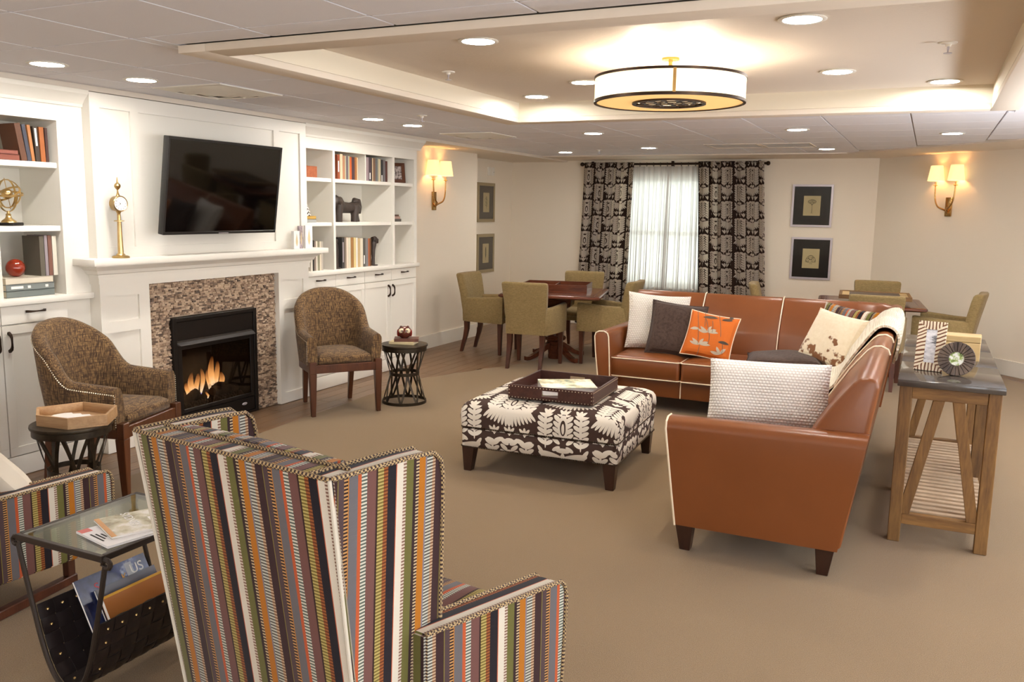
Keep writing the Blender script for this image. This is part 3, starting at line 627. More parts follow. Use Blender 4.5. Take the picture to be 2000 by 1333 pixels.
for (y, z, w_, h) in ((-.20, .205, .045, .12), (-.155, .21, .05, .18), (-.10, .215, .045, .16), (-.05, .215, .04, .19), (.02, .22, .04, .17), (.06, .22, .055, .26), (.11, .215, .05, .22), (.155, .21, .05, .14), (-.27, .16, .012, .04), (.0, .165, .018, .06)):
    bm = B(); n = 9; rings = []; w_ *= 1.3; h *= 1.08
    for k in range(n):
        s = k/(n-1); rr = w_*(math.sin(math.pi*min(1, .12+.88*(1-s)**.8))**.8)*(1-s*.55)*.62+.001; dx = .012*math.sin(5*s+y*30)
        rings.append([(-.12+.35*rr*math.cos(q)+0, y+dx+rr*math.sin(q), z+h*s) for q in [2*math.pi*i/10 for i in range(10)]])
    loft(bm, rings); O('flame', bm, M['flame'], fi)
# ------------------------------------------------------------------ television
tv = T('television', 'large black flat screen television tilted forward over the mantel', 'television', (-4.735, 4.975, 1.815), 0, None, rot=(0, R(8.1), 0))
bm = B(); box(bm, -.045, .0, -.575, .575, -.338, .338, .006, 2); box(bm, -.075, -.045, -.42, .42, -.24, .2, .01, 2); O('body', bm, M['tvf'], tv)
bm = B()
for q in ((-.575, .575, -.338, -.318), (-.575, .575, .320, .338), (-.575, -.557, -.318, .32), (.557, .575, -.318, .32)): box(bm, .0, .006, *q, .0015, 1)
O('bezel', bm, M['tvf'], tv)
bm = B(); box(bm, .0005, .0035, -.557, .557, -.318, .32); O('screen', bm, M['screen'], tv)
bm = B(); box(bm, .006, .0068, -.05, .05, -.334, -.329); O('badge', bm, M['silver'], tv)
bm = B(); box(bm, -.155, -.075, -.1, .1, -.12, .12, .004, 1); O('wall_mount', bm, M['black'], tv)
# ------------------------------------------------------------------ brass street-style clock
ck = T('mantel_clock', 'tall brass pillar clock with a round white dial on the mantel', 'clock', (-4.86, 4.115, 1.332), -8)
bm = B(); lathe(bm, [(0, 0), (.054, 0), (.056, .008), (.05, .014), (.03, .018), (.024, .028), (.0, .028)], 28); O('base', bm, M['gold'], ck)
bm = B(); lathe(bm, [(0, .026), (.019, .026), (.013, .235), (.012, .24), (.032, .243), (.032, .248), (.012, .25), (.011, .275), (.011, .295), (.018, .31), (0, .31)], 24); O('column', bm, M['gold'], ck)
CZ = .358; bm = B(); RX = MX.Translation((.0, 0, CZ)) @ MX.Rotation(R(90), 4, 'Y'); lathe(bm, [(0, -.030), (.046, -.030), (.050, -.025), (.050, .022), (.052, .026), (.048, .030), (.044, .026), (0, .026)], 36, RX); O('case', bm, M['gold'], ck)
bm = B(); lathe(bm, [(0, .026), (.044, .026), (.044, .0275), (0, .0275)], 36, RX); dl = O('dial', bm, M['chalk'], ck)
for k in range(12):
    an = R(30*k); text('numeral', str(12 if k == 0 else k), .011, M['ink'], dl, (.0282, .035*math.sin(an), CZ+.035*math.cos(an)), (R(90), 0, R(90)))
for (an, l_, w_) in ((R(-60), .021, .004), (R(-125), .032, .003)):
    bm = B(); d = V((math.sin(an), math.cos(an))); n_ = V((d.y, -d.x))
    prism(bm, [(n_.x*w_/2, CZ+n_.y*w_/2), (d.x*l_, CZ+d.y*l_), (-n_.x*w_/2, CZ-n_.y*w_/2)], 'x', .0285, .0292); O('hand', bm, M['ink'], dl)
bm = B(); lathe(bm, [(0, .405), (.014, .405), (.006, .43), (.005, .448), (.017, .462), (.021, .474), (.017, .486), (.006, .496), (.002, .53), (0, .532)], 20); O('finial', bm, M['gold'], ck)
# ------------------------------------------------------------------ botanical blocks on the mantel
def pressed(label, y0, y1, h, x, th_):
    t = T('botanical_block', label, 'ornament', (x, (y0+y1)/2, 1.332), 0, 'pressed leaf blocks on the mantel'); hw = (y1-y0)/2
    bm = B(); box(bm, -th_, 0, -hw, hw, 0, h, .002, 1); O('block', bm, M['chalk'], t)
    bm = B(); P = [(hw*.45*math.sin(math.pi*k/9)*(1.2-k/9), h*(.15+.7*k/9)) for k in range(10)]; prism(bm, P+[(-a_, z) for a_, z in P[::-1][1:-1]], 'x', .0, .001); O('leaf_print', bm, M['cream'], t)
    return t
pressed('small cream pressed leaf block, the shorter one on the mantel end', 5.855, 5.93, .152, -4.84, .03); pressed('tall cream pressed leaf block at the very end of the mantel', 6.02, 6.115, .198, -4.85, .02)
t_ = pressed('lilac edged pressed leaf block just behind the tall cream one', 5.965, 6.012, .193, -4.872, .02); t_.children[0].data.materials[0] = plain('lilac_stone', '#B9ABB0', .5, vary=('#7E7078', 40, (1, 1, 1)))
# ------------------------------------------------------------------ shelf contents
XS = -5.05
def sbook(label, y0, y1, z0, h, c, group, depth=.17, leanx=0, xs=XS, title=None):
    t = T('book', label, 'book', (xs, y0, z0), 0, group, rot=(R(leanx), 0, 0)); w_ = y1-y0-.0015
    bm = B(); q = min(.0025, w_*.2); box(bm, -depth, 0, 0, q, 0, h); box(bm, -depth, 0, w_-q, w_, 0, h); box(bm, -q, .0008, 0, w_, 0, h, .0006, 1); O('cover', bm, bookmat(c), t)
    bm = B(); box(bm, -depth+.004, -q, q, w_-q, .003, h-.004); O('pages', bm, M['paper'], t)
    if title: bm = B(); box(bm, .0008, .0014, w_*.3, w_*.7, h*title[0], h*title[1]); O('title_print', bm, M[title[2]], t, sharp=None)
    return t
def brow(g, z0, edges, specs, s=.9902):
    for i, (c, nm, h, *k) in enumerate(specs):
        sbook(nm, edges[i]*s, edges[i+1]*s, z0, h, c, g, title=k[0] if k else None)
brow('rust to tan books on the upper shelf', 1.95, [6.813, 6.856, 6.9, 6.936, 6.954, 6.987, 7.011, 7.044, 7.092, 7.128, 7.145],
 [('8E4526', 'rust brown book with white spine lettering, first of the upper row above the horse', .225, (.3, .75, 'chalk')), ('CDBE9E', 'wide cream book directly after the rust book with white lettering', .235), ('B07C5C', 'salmon tan book after the wide cream book on the upper shelf', .222), ('B3B296', 'thin sage book squeezed between salmon and mauve spines', .222),
  ('655A61', 'mauve grey book in the middle of the rust to tan row', .22), ('ABA98F', 'sage book between the mauve grey and the bright orange spines', .222), ('C7602C', 'bright orange book on the upper shelf above the horse', .216), ('47333A', 'dark aubergine book after the bright orange one', .217), ('A06838', 'caramel brown book near the end of the rust to tan row', .218), ('D8C9A8', 'thin cream book touching the shelf divider side of the rust to tan row', .216)])
brow('dark grey and brown books on the upper shelf', 1.95, [7.246, 7.282, 7.329, 7.372, 7.388, 7.404, 7.445, 7.486, 7.503, 7.54, 7.582, 7.624, 7.662],
 [('463A2E', 'dark brown book with gold lettering right after the shelf divider', .225, (.35, .75, 'cream')), ('9C888B', 'lilac grey book, second after the shelf divider', .23), ('4A3B42', 'wide aubergine book with small white marks near its foot', .232, (.08, .35, 'chalk')), ('3A302D', 'thin almost black book after the wide aubergine one', .228), ('D6C29C', 'thin cream book in the middle of the dark row', .228), ('7A5B45', 'chestnut brown book after the thin cream spine', .228), ('66676A', 'slate grey book beside the chestnut one', .228),
  ('A9A88F', 'thin sage book beside the slate grey one', .226), ('C6B899', 'beige book before the black spine in the dark row', .224), ('2B2C2E', 'black book with a white label in the dark row', .22, (.02, .3, 'chalk')), ('6C676A', 'mid grey speckled book next to the black one', .218), ('4B2119', 'maroon book closing the dark upper row', .21)])
e3 = [660+x for x in (7.2, 12.6, 16.2, 19.8, 24.6, 30.6, 34.8, 38.4, 43.2, 48.6, 53.4, 58.8, 61.8, 64.8)]
def y3(x): 
    xs_ = [(660, 6.811), (675, 6.933), (690, 7.058), (720, 7.318), (736, 7.463)]
    for (a_, ya_), (b_, yb_) in zip(xs_, xs_[1:]):
        if x <= b_: return ya_+(yb_-ya_)*(x-a_)/(b_-a_)
brow('books between the dark animal bookends', 1.107, [y3(x) for x in e3],
 [('3B3838', 'black book with silver lettering against the first animal bookend', .295, (.2, .85, 'silver')), ('857668', 'taupe book after the black one between the bookends', .295), ('E3D3C0', 'pinkish cream book between the taupe and pale grey spines', .293), ('D3CDB8', 'pale grey book between the animal bookends', .293), ('9F7443', 'caramel brown book between the animal bookends', .293), ('DBC78C', 'yellow cream book after the caramel brown one', .29),
  ('E6E1D6', 'white book in the middle of the row between the bookends', .288), ('C6AB7F', 'tan book after the white one between the bookends', .282), ('DCD3BF', 'ivory book between the tan and the speckled spines', .282), ('54514A', 'black speckled book between the bookends', .28, (.1, .4, 'chalk')), ('7E7B7C', 'slate grey book near the slender bookend', .28), ('A65F3B', 'rust red book near the slender bookend', .278), ('6A4526', 'brown book touching the slender bookend', .277)])
e4 = [6.40, 6.425, 6.45, 6.475, 6.50, 6.53, 6.555, 6.58]
brow('books in the low compartment beside the mantel end', 1.107, e4, [('DAD3C6', 'white book with a dark edge, first in the compartment behind the mantel end', .27), ('2E2A26', 'black book in the compartment behind the mantel end', .28), ('857469', 'taupe book in the compartment behind the mantel end', .272), ('DCD3C2', 'ivory book in the compartment behind the mantel end', .272), ('8C8870', 'olive grey book in the compartment behind the mantel end', .268), ('DAD0BC', 'cream book next to last in the compartment behind the mantel end', .268), ('B9B0A4', 'pale taupe book, last in the compartment behind the mantel end', .266)])
sbook('thin orange book standing alone in the last low compartment', 7.66, 7.675, 1.107, .115, 'B0702E', 'single books')
def flatbook(label, x0, x1, y0, y1, z0, h, c, group, spine='x'):
    t = T('book', label, 'book', ((x0+x1)/2, (y0+y1)/2, z0), 0, group); hx_, hy = (x1-x0)/2, (y1-y0)/2
    bm = B(); box(bm, -hx_, hx_, -hy, hy, 0, .003); box(bm, -hx_, hx_, -hy, hy, h-.003, h); box(bm, hx_-.003, hx_, -hy, hy, 0, h, .001, 1); O('cover', bm, bookmat(c), t)
    bm = B(); box(bm, -hx_+.004, hx_-.003, -hy+.004, hy-.004, .003, h-.003); O('pages', bm, M['paper'], t); return t
g = 'grey books stacked under the red ball'
flatbook('slate grey book at the bottom of the stack under the red ball', -5.24, -5.04, 3.42, 3.745, 1.107, .041, '6E7572', g); b2 = flatbook('grey book with white lettering in the middle of the stack under the red ball', -5.24, -5.04, 3.42, 3.745, 1.1485, .04, '7C8280', g); flatbook('cream book at the top of the stack under the red ball', -5.24, -5.04, 3.42, 3.74, 1.189, .04, 'D9CFBB', g)
for (y0, y1) in ((-.13, -.05), (-.02, .0), (.10, .12)): bm = B(); box(bm, .1, .1006, y0, y1, .012, .028); O('title_print', bm, M['chalk'], b2)
g = 'books standing on the grey stack'
for (y0, y1, c, nm, h) in ((3.665, 3.698, '5F594C', 'grey brown book with its cover showing beside the red ball', .25), (3.70, 3.722, '9A8E92', 'lilac grey book standing on the stack beside the red ball', .255), (3.724, 3.752, '7A5144', 'brown book with copper lettering standing on the stack', .255), (3.754, 3.785, 'D9D4C4', 'white book at the stile end of the standing row by the red ball', .25)): sbook(nm, y0, y1, 1.2295, h, c, g, depth=.16)
bm = B(); ball(bm, (0, 0, .056), .056, 28); rb = O('decorative_ball', bm, plain('red_lacquer', '#8A2A14', .12, coat=.6), None, (-5.10, 3.53, 1.2295)); tag(rb, 'glossy dark red ball on the stack of grey books', 'ornament')
g = 'leaning books on the upper globe bookcase shelf'
for (y0, y1, c, nm, h, ln) in ((3.585, 3.625, '5C3822', 'wide dark brown book leaning with its tan cover showing', .225, 9), (3.627, 3.653, '3B3D4A', 'navy book leaning behind the wide dark brown one', .222, 8), (3.655, 3.677, 'A9703F', 'thin tan book leaning between navy and black spines', .222, 6), (3.682, 3.714, '34291F', 'black brown book with white lettering on the globe bookcase', .215, 3), (3.717, 3.75, '9E5A28', 'orange brown book on the globe bookcase upper shelf', .215, 1.5), (3.752, 3.772, '3F211B', 'thin maroon book last on the globe bookcase upper shelf', .213, .6)):
    sbook(nm, y0, y1, 1.94, h, c, g, depth=.15, leanx=ln, title=(.45, .95, 'chalk') if 'white' in nm else None)
g = 'brown books lying on the upper globe bookcase shelf'
flatbook('reddish brown book lying lowest on the upper shelf over the globe', -5.2, -5.05, 3.40, 3.572, 1.94, .036, '7A4030', g); flatbook('reddish brown book lying on top of the other over the globe', -5.2, -5.055, 3.40, 3.568, 1.9765, .026, '84483A', g)
bm = B(); box(bm, -5.22, -5.06, 6.30, 6.462, 1.95, 2.052, .002, 1); tag(O('storage_box', bm, plain('terracotta_box', '#A35A34', .6, vary=('#8E4A2A', 40, (1, 1, 1)))), 'terracotta box on the upper shelf beside the chimney breast', 'box')
g = 'books under the chevron cone'
flatbook('grey book at the bottom under the chevron cone', -5.22, -5.06, 6.27, 6.44, 1.548, .03, 'A5A6A0', g); flatbook('slate book with a gold top under the chevron cone', -5.22, -5.06, 6.27, 6.435, 1.5785, .028, 'C9A24E', g)
cn = NT('chevron_print'); s_ = cn.n('SeparateXYZ', {0: cn.co('Object')}); an_ = cn.ma('ARCTAN2', s_.outputs[1], s_.outputs[0]); tri = cn.ma('PINGPONG', cn.ma('MULTIPLY', an_, 1.6), .5)
st_ = cn.ma('GREATER_THAN', cn.ma('FRACT', cn.ma('ADD', cn.ma('MULTIPLY', s_.outputs[2], 34.0), cn.ma('MULTIPLY', tri, 1.2))), .5); cn.col(cn.mix(st_, '#4A443E', '#E9E3D6'))
bm = B(); lathe(bm, [(0, 0), (.068, 0), (.06, .03), (.012, .16), (.0, .172)], 28); co_ = O('cone_ornament', bm, cn.m, None, (-5.13, 6.345, 1.607)); tag(co_, 'grey and white chevron cone ornament beside the chimney breast', 'ornament')
g = 'small books stacked in the end compartment'
flatbook('dark grey book at the bottom of the small end stack', -5.2, -5.05, 7.66, 7.845, 1.548, .028, '5C5650', g); flatbook('pinkish book in the middle of the small end stack', -5.2, -5.05, 7.66, 7.825, 1.5765, .026, 'B9988A', g); flatbook('brown book at the top of the small end stack', -5.2, -5.05, 7.66, 7.80, 1.603, .018, '5A4034', g)
bm = B(); lathe(bm, [(0, 0), (.022, 0), (.012, .012), (.02, .03), (.008, .045), (.012, .055), (0, .065)], 16); tag(O('finial_ornament', bm, M['black'], None, (-5.1, 7.72, 1.6215)), 'tiny dark finial ornament on the small end stack of books', 'ornament')
lf = T('photo_frame', 'brown wooden photo frame leaning on the upper end shelf', 'picture frame', (-5.12, 7.83, 1.952), 0, None, rot=(R(-16), 0, R(46)))
framepcs(lf, .23, .215, .036, .02, M['mwood'], False)
pm = NT('mandala_photo'); n_ = pm.noise(pm.co('Object'), 40, 3); pm.col(pm.ramp(n_, [(.4, '#4A3C3A'), (.6, '#BFB2AC')]).outputs[0]); flatpanel(lf, 'photo', -.08, .08, .036, .18, -.003, pm.m)
# armillary globe
ag = T('armillary_globe', 'brass armillary sphere globe on a black base in the bookcase', 'globe', (-5.13, 3.53, 1.545), 25)
bm = B(); box(bm, -.06, .06, -.06, .06, 0, .02, .006, 2); O('base', bm, M['black'], ag)
bm = B(); lathe(bm, [(0, .02), (.045, .02), (.04, .03), (.02, .045), (.014, .06), (.016, .068), (.009, .075), (.008, .09), (0, .09)], 24); O('stem', bm, M['gold'], ag)
bm = B(); pts = [(0, .105*math.cos(R(a_)), .19+.105*math.sin(R(a_))) for a_ in range(180, 361, 12)]; sweep(bm, pts, rsec(.003, .012), up=(1, 0, 0)); O('cradle', bm, M['gold'], ag)
for (ax_, rr_, ro) in (((0, 0), .088, (R(90), 0, R(90))), ((0, 0), .083, (R(90), 0, 0)), ((0, 0), .088, (R(8), R(6), 0)), ((0, 0), .08, (R(30), R(-12), 0))):
    bm = B(); P = [V((rr_*math.cos(2*math.pi*k/40), rr_*math.sin(2*math.pi*k/40), 0)) for k in range(40)]; sweep(bm, P, rsec(.003, .011), closed=True, up=(0, 0, 1)); O('ring', bm, M['gold'], ag, (0, 0, .195), ro)
bm = B(); ball(bm, (0, 0, .195), .032, 18); O('inner_sphere', bm, M['gold'], ag)
bm = B(); tube(bm, [(-.0, -.125, .20), (0, .125, .185)], .0022, 6); tube(bm, [(0, .03, .1), (0, -.02, .29)], .0022, 6); O('arrow', bm, M['gold'], ag)
# dark carved horse
hs = plain('carved_dark_wood', '#2E2622', .5, bump=(70, .5, .003), vary=('#463A33', 40, (1, 1, .1)))
ho = T('horse_sculpture', 'dark carved horse sculpture with its head bowed on the middle shelf', 'sculpture', (-5.15, 7.02, 1.548), 0)
bm = B()
tube(bm, [(0, -.15, .15), (0, -.08, .14), (0, .05, .135), (0, .14, .145), (0, .19, .12)], .054, 14, sc=[.9, 1.05, .95, 1.1, .75])
for (x, y0, y1) in ((.026, -.165, -.16), (-.026, -.13, -.10), (.026, .10, .09), (-.026, .165, .20)):
    tube(bm, [(x, (y0+y1)/2+.01, .16), (x, y0, .08), (x, y1, .0)], .036, 10, sc=[1.25, 1.1, .95])
O('body', bm, hs, ho, sharp=60)
bm = B(); tube(bm, [(0, -.09, .15), (0, -.13, .20), (0, -.185, .205), (0, -.225, .165), (0, -.235, .11)], .042, 12, sc=[1.2, 1.15, 1.05, .95, .7]); O('head', bm, hs, ho, sharp=60)
bm = B(); tube(bm, [(0, -.085, .17), (0, -.11, .215), (0, -.165, .238), (0, -.215, .215), (0, -.245, .17)], .02, 8, sc=[.6, 1, 1, 1, .6]); O('mane', bm, hs, ho, sharp=60)
bm = B(); tube(bm, [(0, .10, .165), (0, .14, .205), (0, .185, .20), (0, .21, .14), (0, .215, .08)], .028, 10, sc=[.7, 1.2, 1.2, 1.0, .5]); O('tail', bm, hs, ho, sharp=60)
for (nm, lab, y, fl) in (('animal_bookend', 'dark carved animal bookend before the black silver lettered book', 6.735, -1), ('animal_bookend', 'slender dark carved animal bookend after the brown book', 7.355, 1)):
    t = T(nm, lab, 'bookend', (-5.075, y, 1.107), 0, 'carved animal bookends')
    bm = B(); tube(bm, [(0, 0, 0), (.0, .005*fl, .08), (0, .0, .16), (0, .01*fl, .22), (0, .03*fl, .26)], .03, 10, sc=[.75, .55, .8, 1.0, .9] if fl > 0 else [1, 1, 1.1, 1.1, .9]); box(bm, -.04, .04, -.03, .03, 0, .012, .002, 1); O('body', bm, hs, t, sharp=60)
    bm = B(); tube(bm, [(0, -.01, .27), (0, .03*fl, .272), (0, .065*fl, .255), (0, .072*fl, .225)], .026, 10, sc=[.8, 1, .9, .6]); O('head', bm, hs, t, sharp=60)
    for s in (-1, 1): bm = B(); ball(bm, (s*.024, .005*fl, .262), .02, 8, (.35, .8, 1.1)); O('ear', bm, hs, t)
# ------------------------------------------------------------------ sconces
def sconce(label, loc, rz):
    t = T('wall_sconce', label, 'wall lamp', loc, rz, 'twin shade brass wall sconces')
    bm = B(); box(bm, -.045, .045, 0, .018, -.11, .11, .004, 2); O('backplate', bm, M['agold'], t)
    for s in (-1, 1):
        pts = [(0, .018, -.07), (s*.004, .05, -.04), (s*.03, .075, -.025), (s*.085, .085, -.005), (s*.125, .085, .05), (s*.142, .085, .13), (s*.146, .085, .24)]; P = smoothpath3(pts)
        bm = B(); tube(bm, P, .0095, 10, sc=[1.15-.35*k/len(P) for k in range(len(P))]); lathe(bm, [(.0, .24), (.012, .24), (.026, .248), (.024, .252), (.01, .254), (.011, .285), (0, .285)], 16, MX.Translation((s*.146, .085, 0))); O('arm', bm, M['agold'], t)
        bm = B(); lathe(bm, [(.092, .30), (.066, .475), (.0645, .475), (.0905, .30), (.092, .30)], 32, MX.Translation((s*.146, .085, 0)), cap=False); O('lamp_shade', bm, M['shade'], t, sharp=50)
        bm = B(); ball(bm, (s*.146, .085, .37), .02, 10); O('bulb', bm, M['bulb'], t)
    return t
def smoothpath3(P, m_=4):
    o = []
    for k in range(len(P)-1):
        for j in range(m_): o.append(V(P[k]).lerp(V(P[k+1]), j/m_))
    o.append(V(P[-1]))
    for _ in range(4): o = [o[0]]+[(o[i-1]+o[i]*2+o[i+1])/4 for i in range(1, len(o)-1)]+[o[-1]]
    return o
sconce('brass twin shade wall sconce beside the horse bookcase', (-5.42, 9.13, 1.78), -90)
sconce('brass twin shade wall sconce above the turned armchair, past the silver frames', (.185, 11.42, 1.81), 135)
# ------------------------------------------------------------------ pictures
def picture(label, loc, rz, w_, h_, fb, fm, matm, pw, ph, draw, group):
    t = T('framed_picture', label, 'picture', loc, rz, group)
    framepcs(t, w_, h_, fb, .022, fm, False)
    flatpanel(t, 'mat_board', -w_/2+fb-.003, w_/2-fb+.003, fb-.003, h_-fb+.003, -.003, matm, .008)
    pr_ = flatpanel(t, 'print', -pw/2, pw/2, h_/2-ph/2, h_/2+ph/2, -.0045, M['cream'], .002)
    bm = B()
    for L_ in draw:
        sweep(bm, [(x*pw, -.0049, h_/2+z*ph) for x, z in L_], rsec(.0035, .0006), up=(0, 1, 0))
    O('ink_drawing', bm, M['ink'], pr_, sharp=None)
    bm = B(); box(bm, -w_/2+fb-.002, w_/2-fb+.002, -.0085, -.0065, fb-.002, h_-fb+.002); O('glazing', bm, M['artglass'], t)
    return t
def arc(cx_, cz, rx, rz_, a0, a1, n=10): return [(cx_+rx*math.cos(R(a0+(a1-a0)*k/n)), cz+rz_*math.sin(R(a0+(a1-a0)*k/n))) for k in range(n+1)]
tree = [[(0, -.36), (.01, -.1), (0, .08)], [(0, .02), (-.1, .16), (-.16, .2)], [(.005, .02), (.1, .18), (.17, .2)], arc(0, .2, .24, .1, 0, 360, 20), arc(-.1, .22, .1, .07, 0, 360, 14), arc(.1, .22, .11, .06, 0, 360, 14), arc(0, .25, .12, .06, 0, 360, 14), [(-.05, -.36), (.06, -.36)], [(.012, -.3), (.012, -.1)]]
shell = [arc(0, -.18, .3, .34, 0, 180, 16), arc(0, -.18, .22, .25, 0, 180, 14), arc(0, -.18, .13, .16, 0, 180, 12), arc(-.16, -.08, .12, .1, 0, 300, 12), arc(.15, -.06, .13, .12, -60, 240, 12), arc(0, .04, .15, .1, 0, 360, 14), [(-.3, -.18), (-.1, -.2), (.1, -.19), (.3, -.18)], [(-.08, -.26), (.1, -.26)]]
leafy = [[(0, -.34), (.02, 0), (0, .3)], arc(-.1, .12, .12, .09, 0, 360, 12), arc(.1, .05, .12, .1, 0, 360, 12), arc(-.09, -.08, .11, .08, 0, 360, 12), arc(.08, -.15, .09, .07, 0, 360, 12), arc(.02, .22, .1, .08, 0, 360, 12)]
spike = [[(0, -.36), (0, .34)], arc(0, .05, .06, .28, 0, 360, 16), arc(0, .05, .03, .24, 0, 360, 16), [(0, -.2), (-.06, -.1)], [(0, -.2), (.06, -.1)]]
bm_ = plain('black_mat', '#1C1819', .3); gm_ = plain('grey_mat', '#5F5852', .6); cf = plain('champagne_frame', '#A79878', .4, .4)
g = 'silver framed ink pictures'
picture('silver framed black picture of a flat topped tree, the upper of two', (-1.435, 12.236, 1.53), 0, .52, .56, .028, M['silver'], bm_, .215, .26, tree, g)
picture('silver framed black picture of a rounded shrub, the lower of two', (-1.405, 12.236, .832), 0, .52, .56, .028, M['silver'], bm_, .215, .26, shell, g)
g = 'pale framed narrow looking pictures'
picture('pale framed grey picture of a leafy sprig, the upper of two', (-5.856, 11.36, 1.505), -90+180, .54, .565, .045, cf, gm_, .19, .28, leafy, g)
picture('pale framed grey picture of a single spike, the lower of two', (-5.856, 11.36, .768), -90+180, .54, .565, .045, cf, gm_, .19, .28, spike, g)
for (y, l) in ((11.46, 'blank white wall plate above the narrow pictures'), (11.585, 'white wall thermostat plate with a small dark dot above the narrow pictures')):
    t = T('wall_plate', l, 'switch', (-5.87, y, 2.18), 0, 'wall plates'); bm = B(); box(bm, 0, .012, -.045, .045, 0, .12, .003, 2); O('plate', bm, M['trimw'], t)
    if 'dot' in l: bm = B(); lathe(bm, [(0, 0), (.006, 0), (.005, .002), (0, .002)], 12, MX.Translation((.012, .02, .05)) @ MX.Rotation(R(90), 4, 'Y')); O('button', bm, M['ink'], t)
    else: bm = B(); box(bm, .012, .015, -.015, .015, .035, .085, .001, 1); O('toggle', bm, M['white'], t)
# ------------------------------------------------------------------ curtains
cr = T('curtain_rod', 'dark bronze curtain rod with rings and finials over the window', 'curtain rod', (0, 0, 0))
bm = B(); tube(bm, [(-4.66, 12.15, 2.365), (-2.04, 12.15, 2.365)], .016, 12); O('rod', bm, M['bronze'], cr)
for x, s in ((-4.66, -1), (-2.04, 1)): bm = B(); ball(bm, (x+s*.02, 12.15, 2.365), .03, 12); O('finial', bm, M['bronze'], cr)
for x in (-4.55, -3.35, -2.15): bm = B(); box(bm, x-.012, x+.012, 12.15, 12.25, 2.355, 2.375); box(bm, x-.02, x+.02, 12.24, 12.25, 2.32, 2.41); O('bracket', bm, M['bronze'], cr)
for k in range(9):
    x = -3.80+.10*k; bm = B(); P = [V((x, 12.15+.026*math.cos(2*math.pi*i/18), 2.358+.026*math.sin(2*math.pi*i/18))) for i in range(18)]; tube(bm, P, .0035, 6, True); O('ring', bm, M['bronze'], cr)
def drape(name, label, x0t, x1t, x0b, x1b, zt, zb, yy, nf, amp, mat, group, full=1.9, seed=1, th_=.004, nz=26):
    rn = random.Random(seed); bm = B(); uv = bm.loops.layers.uv.new('UVMap'); nu = nf*10; ph = [rn.uniform(-1.1, 1.1) for _ in range(nf+1)]; am = [rn.uniform(.4, 1.35) for _ in range(nf+1)]; g_ = []
    for i in range(nu+1):
        s = i/nu; col = []
        fi_ = s*nf; k = int(min(nf-1, fi_)); f_ = fi_-k; pp = ph[k]*(1-f_)+ph[k+1]*f_; aa = am[k]*(1-f_)+am[k+1]*f_
        for j in range(nz+1):
            q = j/nz; z = zt+(zb-zt)*q; x = (x0t+(x1t-x0t)*s)*(1-q)+(x0b+(x1b-x0b)*s)*q; a_ = amp*aa*(.55+.45*min(1, q*3))
            x += .018*math.sin(2*math.pi*fi_*2+pp*3)*(.4+.6*q); y = yy+a_*math.sin(2*math.pi*fi_+pp+.5*q*math.sin(3*s*nf))-.01*q*math.sin(5*s)
            col.append(bm.verts.new((x, y, z)))
        g_.append(col)
    W = (x1b-x0b)*full
    for i in range(nu):
        for j in range(nz):
            f__ = bm.faces.new((g_[i][j], g_[i][j+1], g_[i+1][j+1], g_[i+1][j]))
            for l, (a_, b_) in zip(f__.loops, ((i, j), (i, j+1), (i+1, j+1), (i+1, j))): l[uv].uv = (W*a_/nu, (zt-zb)*(1-b_/nz))
    if th_: bmesh.ops.solidify(bm, geom=list(bm.faces), thickness=th_)
    o = O(name, bm, mat, sharp=None, recalc=False); tag(o, label, 'curtain', group); return o
drape('patterned_curtain', 'brown and cream patterned drape on the card table side of the window', -4.64, -3.87, -4.73, -3.93, 2.39, .02, 12.13, 7, .04, M['curtain'], 'patterned drapes', seed=2)
drape('patterned_curtain', 'brown and cream patterned drape on the silver picture side of the window', -2.965, -2.07, -2.87, -1.92, 2.395, .02, 12.13, 7, .042, M['curtain'], 'patterned drapes', seed=5)
drape('sheer_curtain', 'white sheer curtain half beside the card table side drape', -3.95, -3.385, -3.97, -3.40, 2.335, .03, 12.185, 7, .022, M['sheer'], 'white sheers', 1.6, 3, 0)
drape('sheer_curtain', 'white sheer curtain half beside the silver picture side drape', -3.395, -2.86, -3.41, -2.82, 2.335, .03, 12.19, 7, .022, M['sheer'], 'white sheers', 1.6, 8, 0)
# ------------------------------------------------------------------ drum pendant
ch = T('drum_pendant_light', 'wide cream drum ceiling lamp with bronze rims and lattice centre', 'ceiling light', (-1.39, 4.94, 2.304)); r_ = .42; hgt = .145
bm = B(); lathe(bm, [(r_-.003, .012), (r_, .012), (r_, hgt-.01), (r_-.003, hgt-.01), (r_-.003, .012)], 72, cap=False); O('lamp_shade', bm, M['drum'], ch, sharp=40)
for z0, z1 in ((0, .016), (hgt-.014, hgt)): bm = B(); lathe(bm, [(r_-.012, z0), (r_+.004, z0), (r_+.004, z1), (r_-.012, z1), (r_-.012, z0)], 72, cap=False); O('rim', bm, M['bronze'], ch, sharp=40)
bm = B(); lathe(bm, [(.20, .006), (r_-.012, .006), (r_-.012, .009), (.20, .009), (.20, .006)], 72, cap=False); O('diffuser', bm, M['diff'], ch, sharp=40)
bm = B(); lathe(bm, [(.188, -.004), (.207, -.004), (.207, .012), (.188, .012), (.188, -.004)], 56, cap=False); O('lattice_ring', bm, M['bronze'], ch, sharp=40)
for k in range(5):
    for s in (0, 1):
        o_ = -.14+.07*k; pts = []
        for j in range(11):
            q = -.187+.374*j/10; w_ = .012*math.sin(3*math.pi*j/5+k*1.3); x, y = (q, o_+w_) if s else (o_+w_, q)
            if x*x+y*y < .19**2: pts.append((x, y, .004))
        if len(pts) > 2: bm = B(); sweep(bm, pts, rsec(.012, .006), up=(0, 0, 1)); O('lattice_bar', bm, M['bronze'], ch)
bm = B(); lathe(bm, [(0, .014), (.19, .014), (.19, .016), (0, .016)], 40); O('inner_diffuser', bm, M['diff2'], ch)
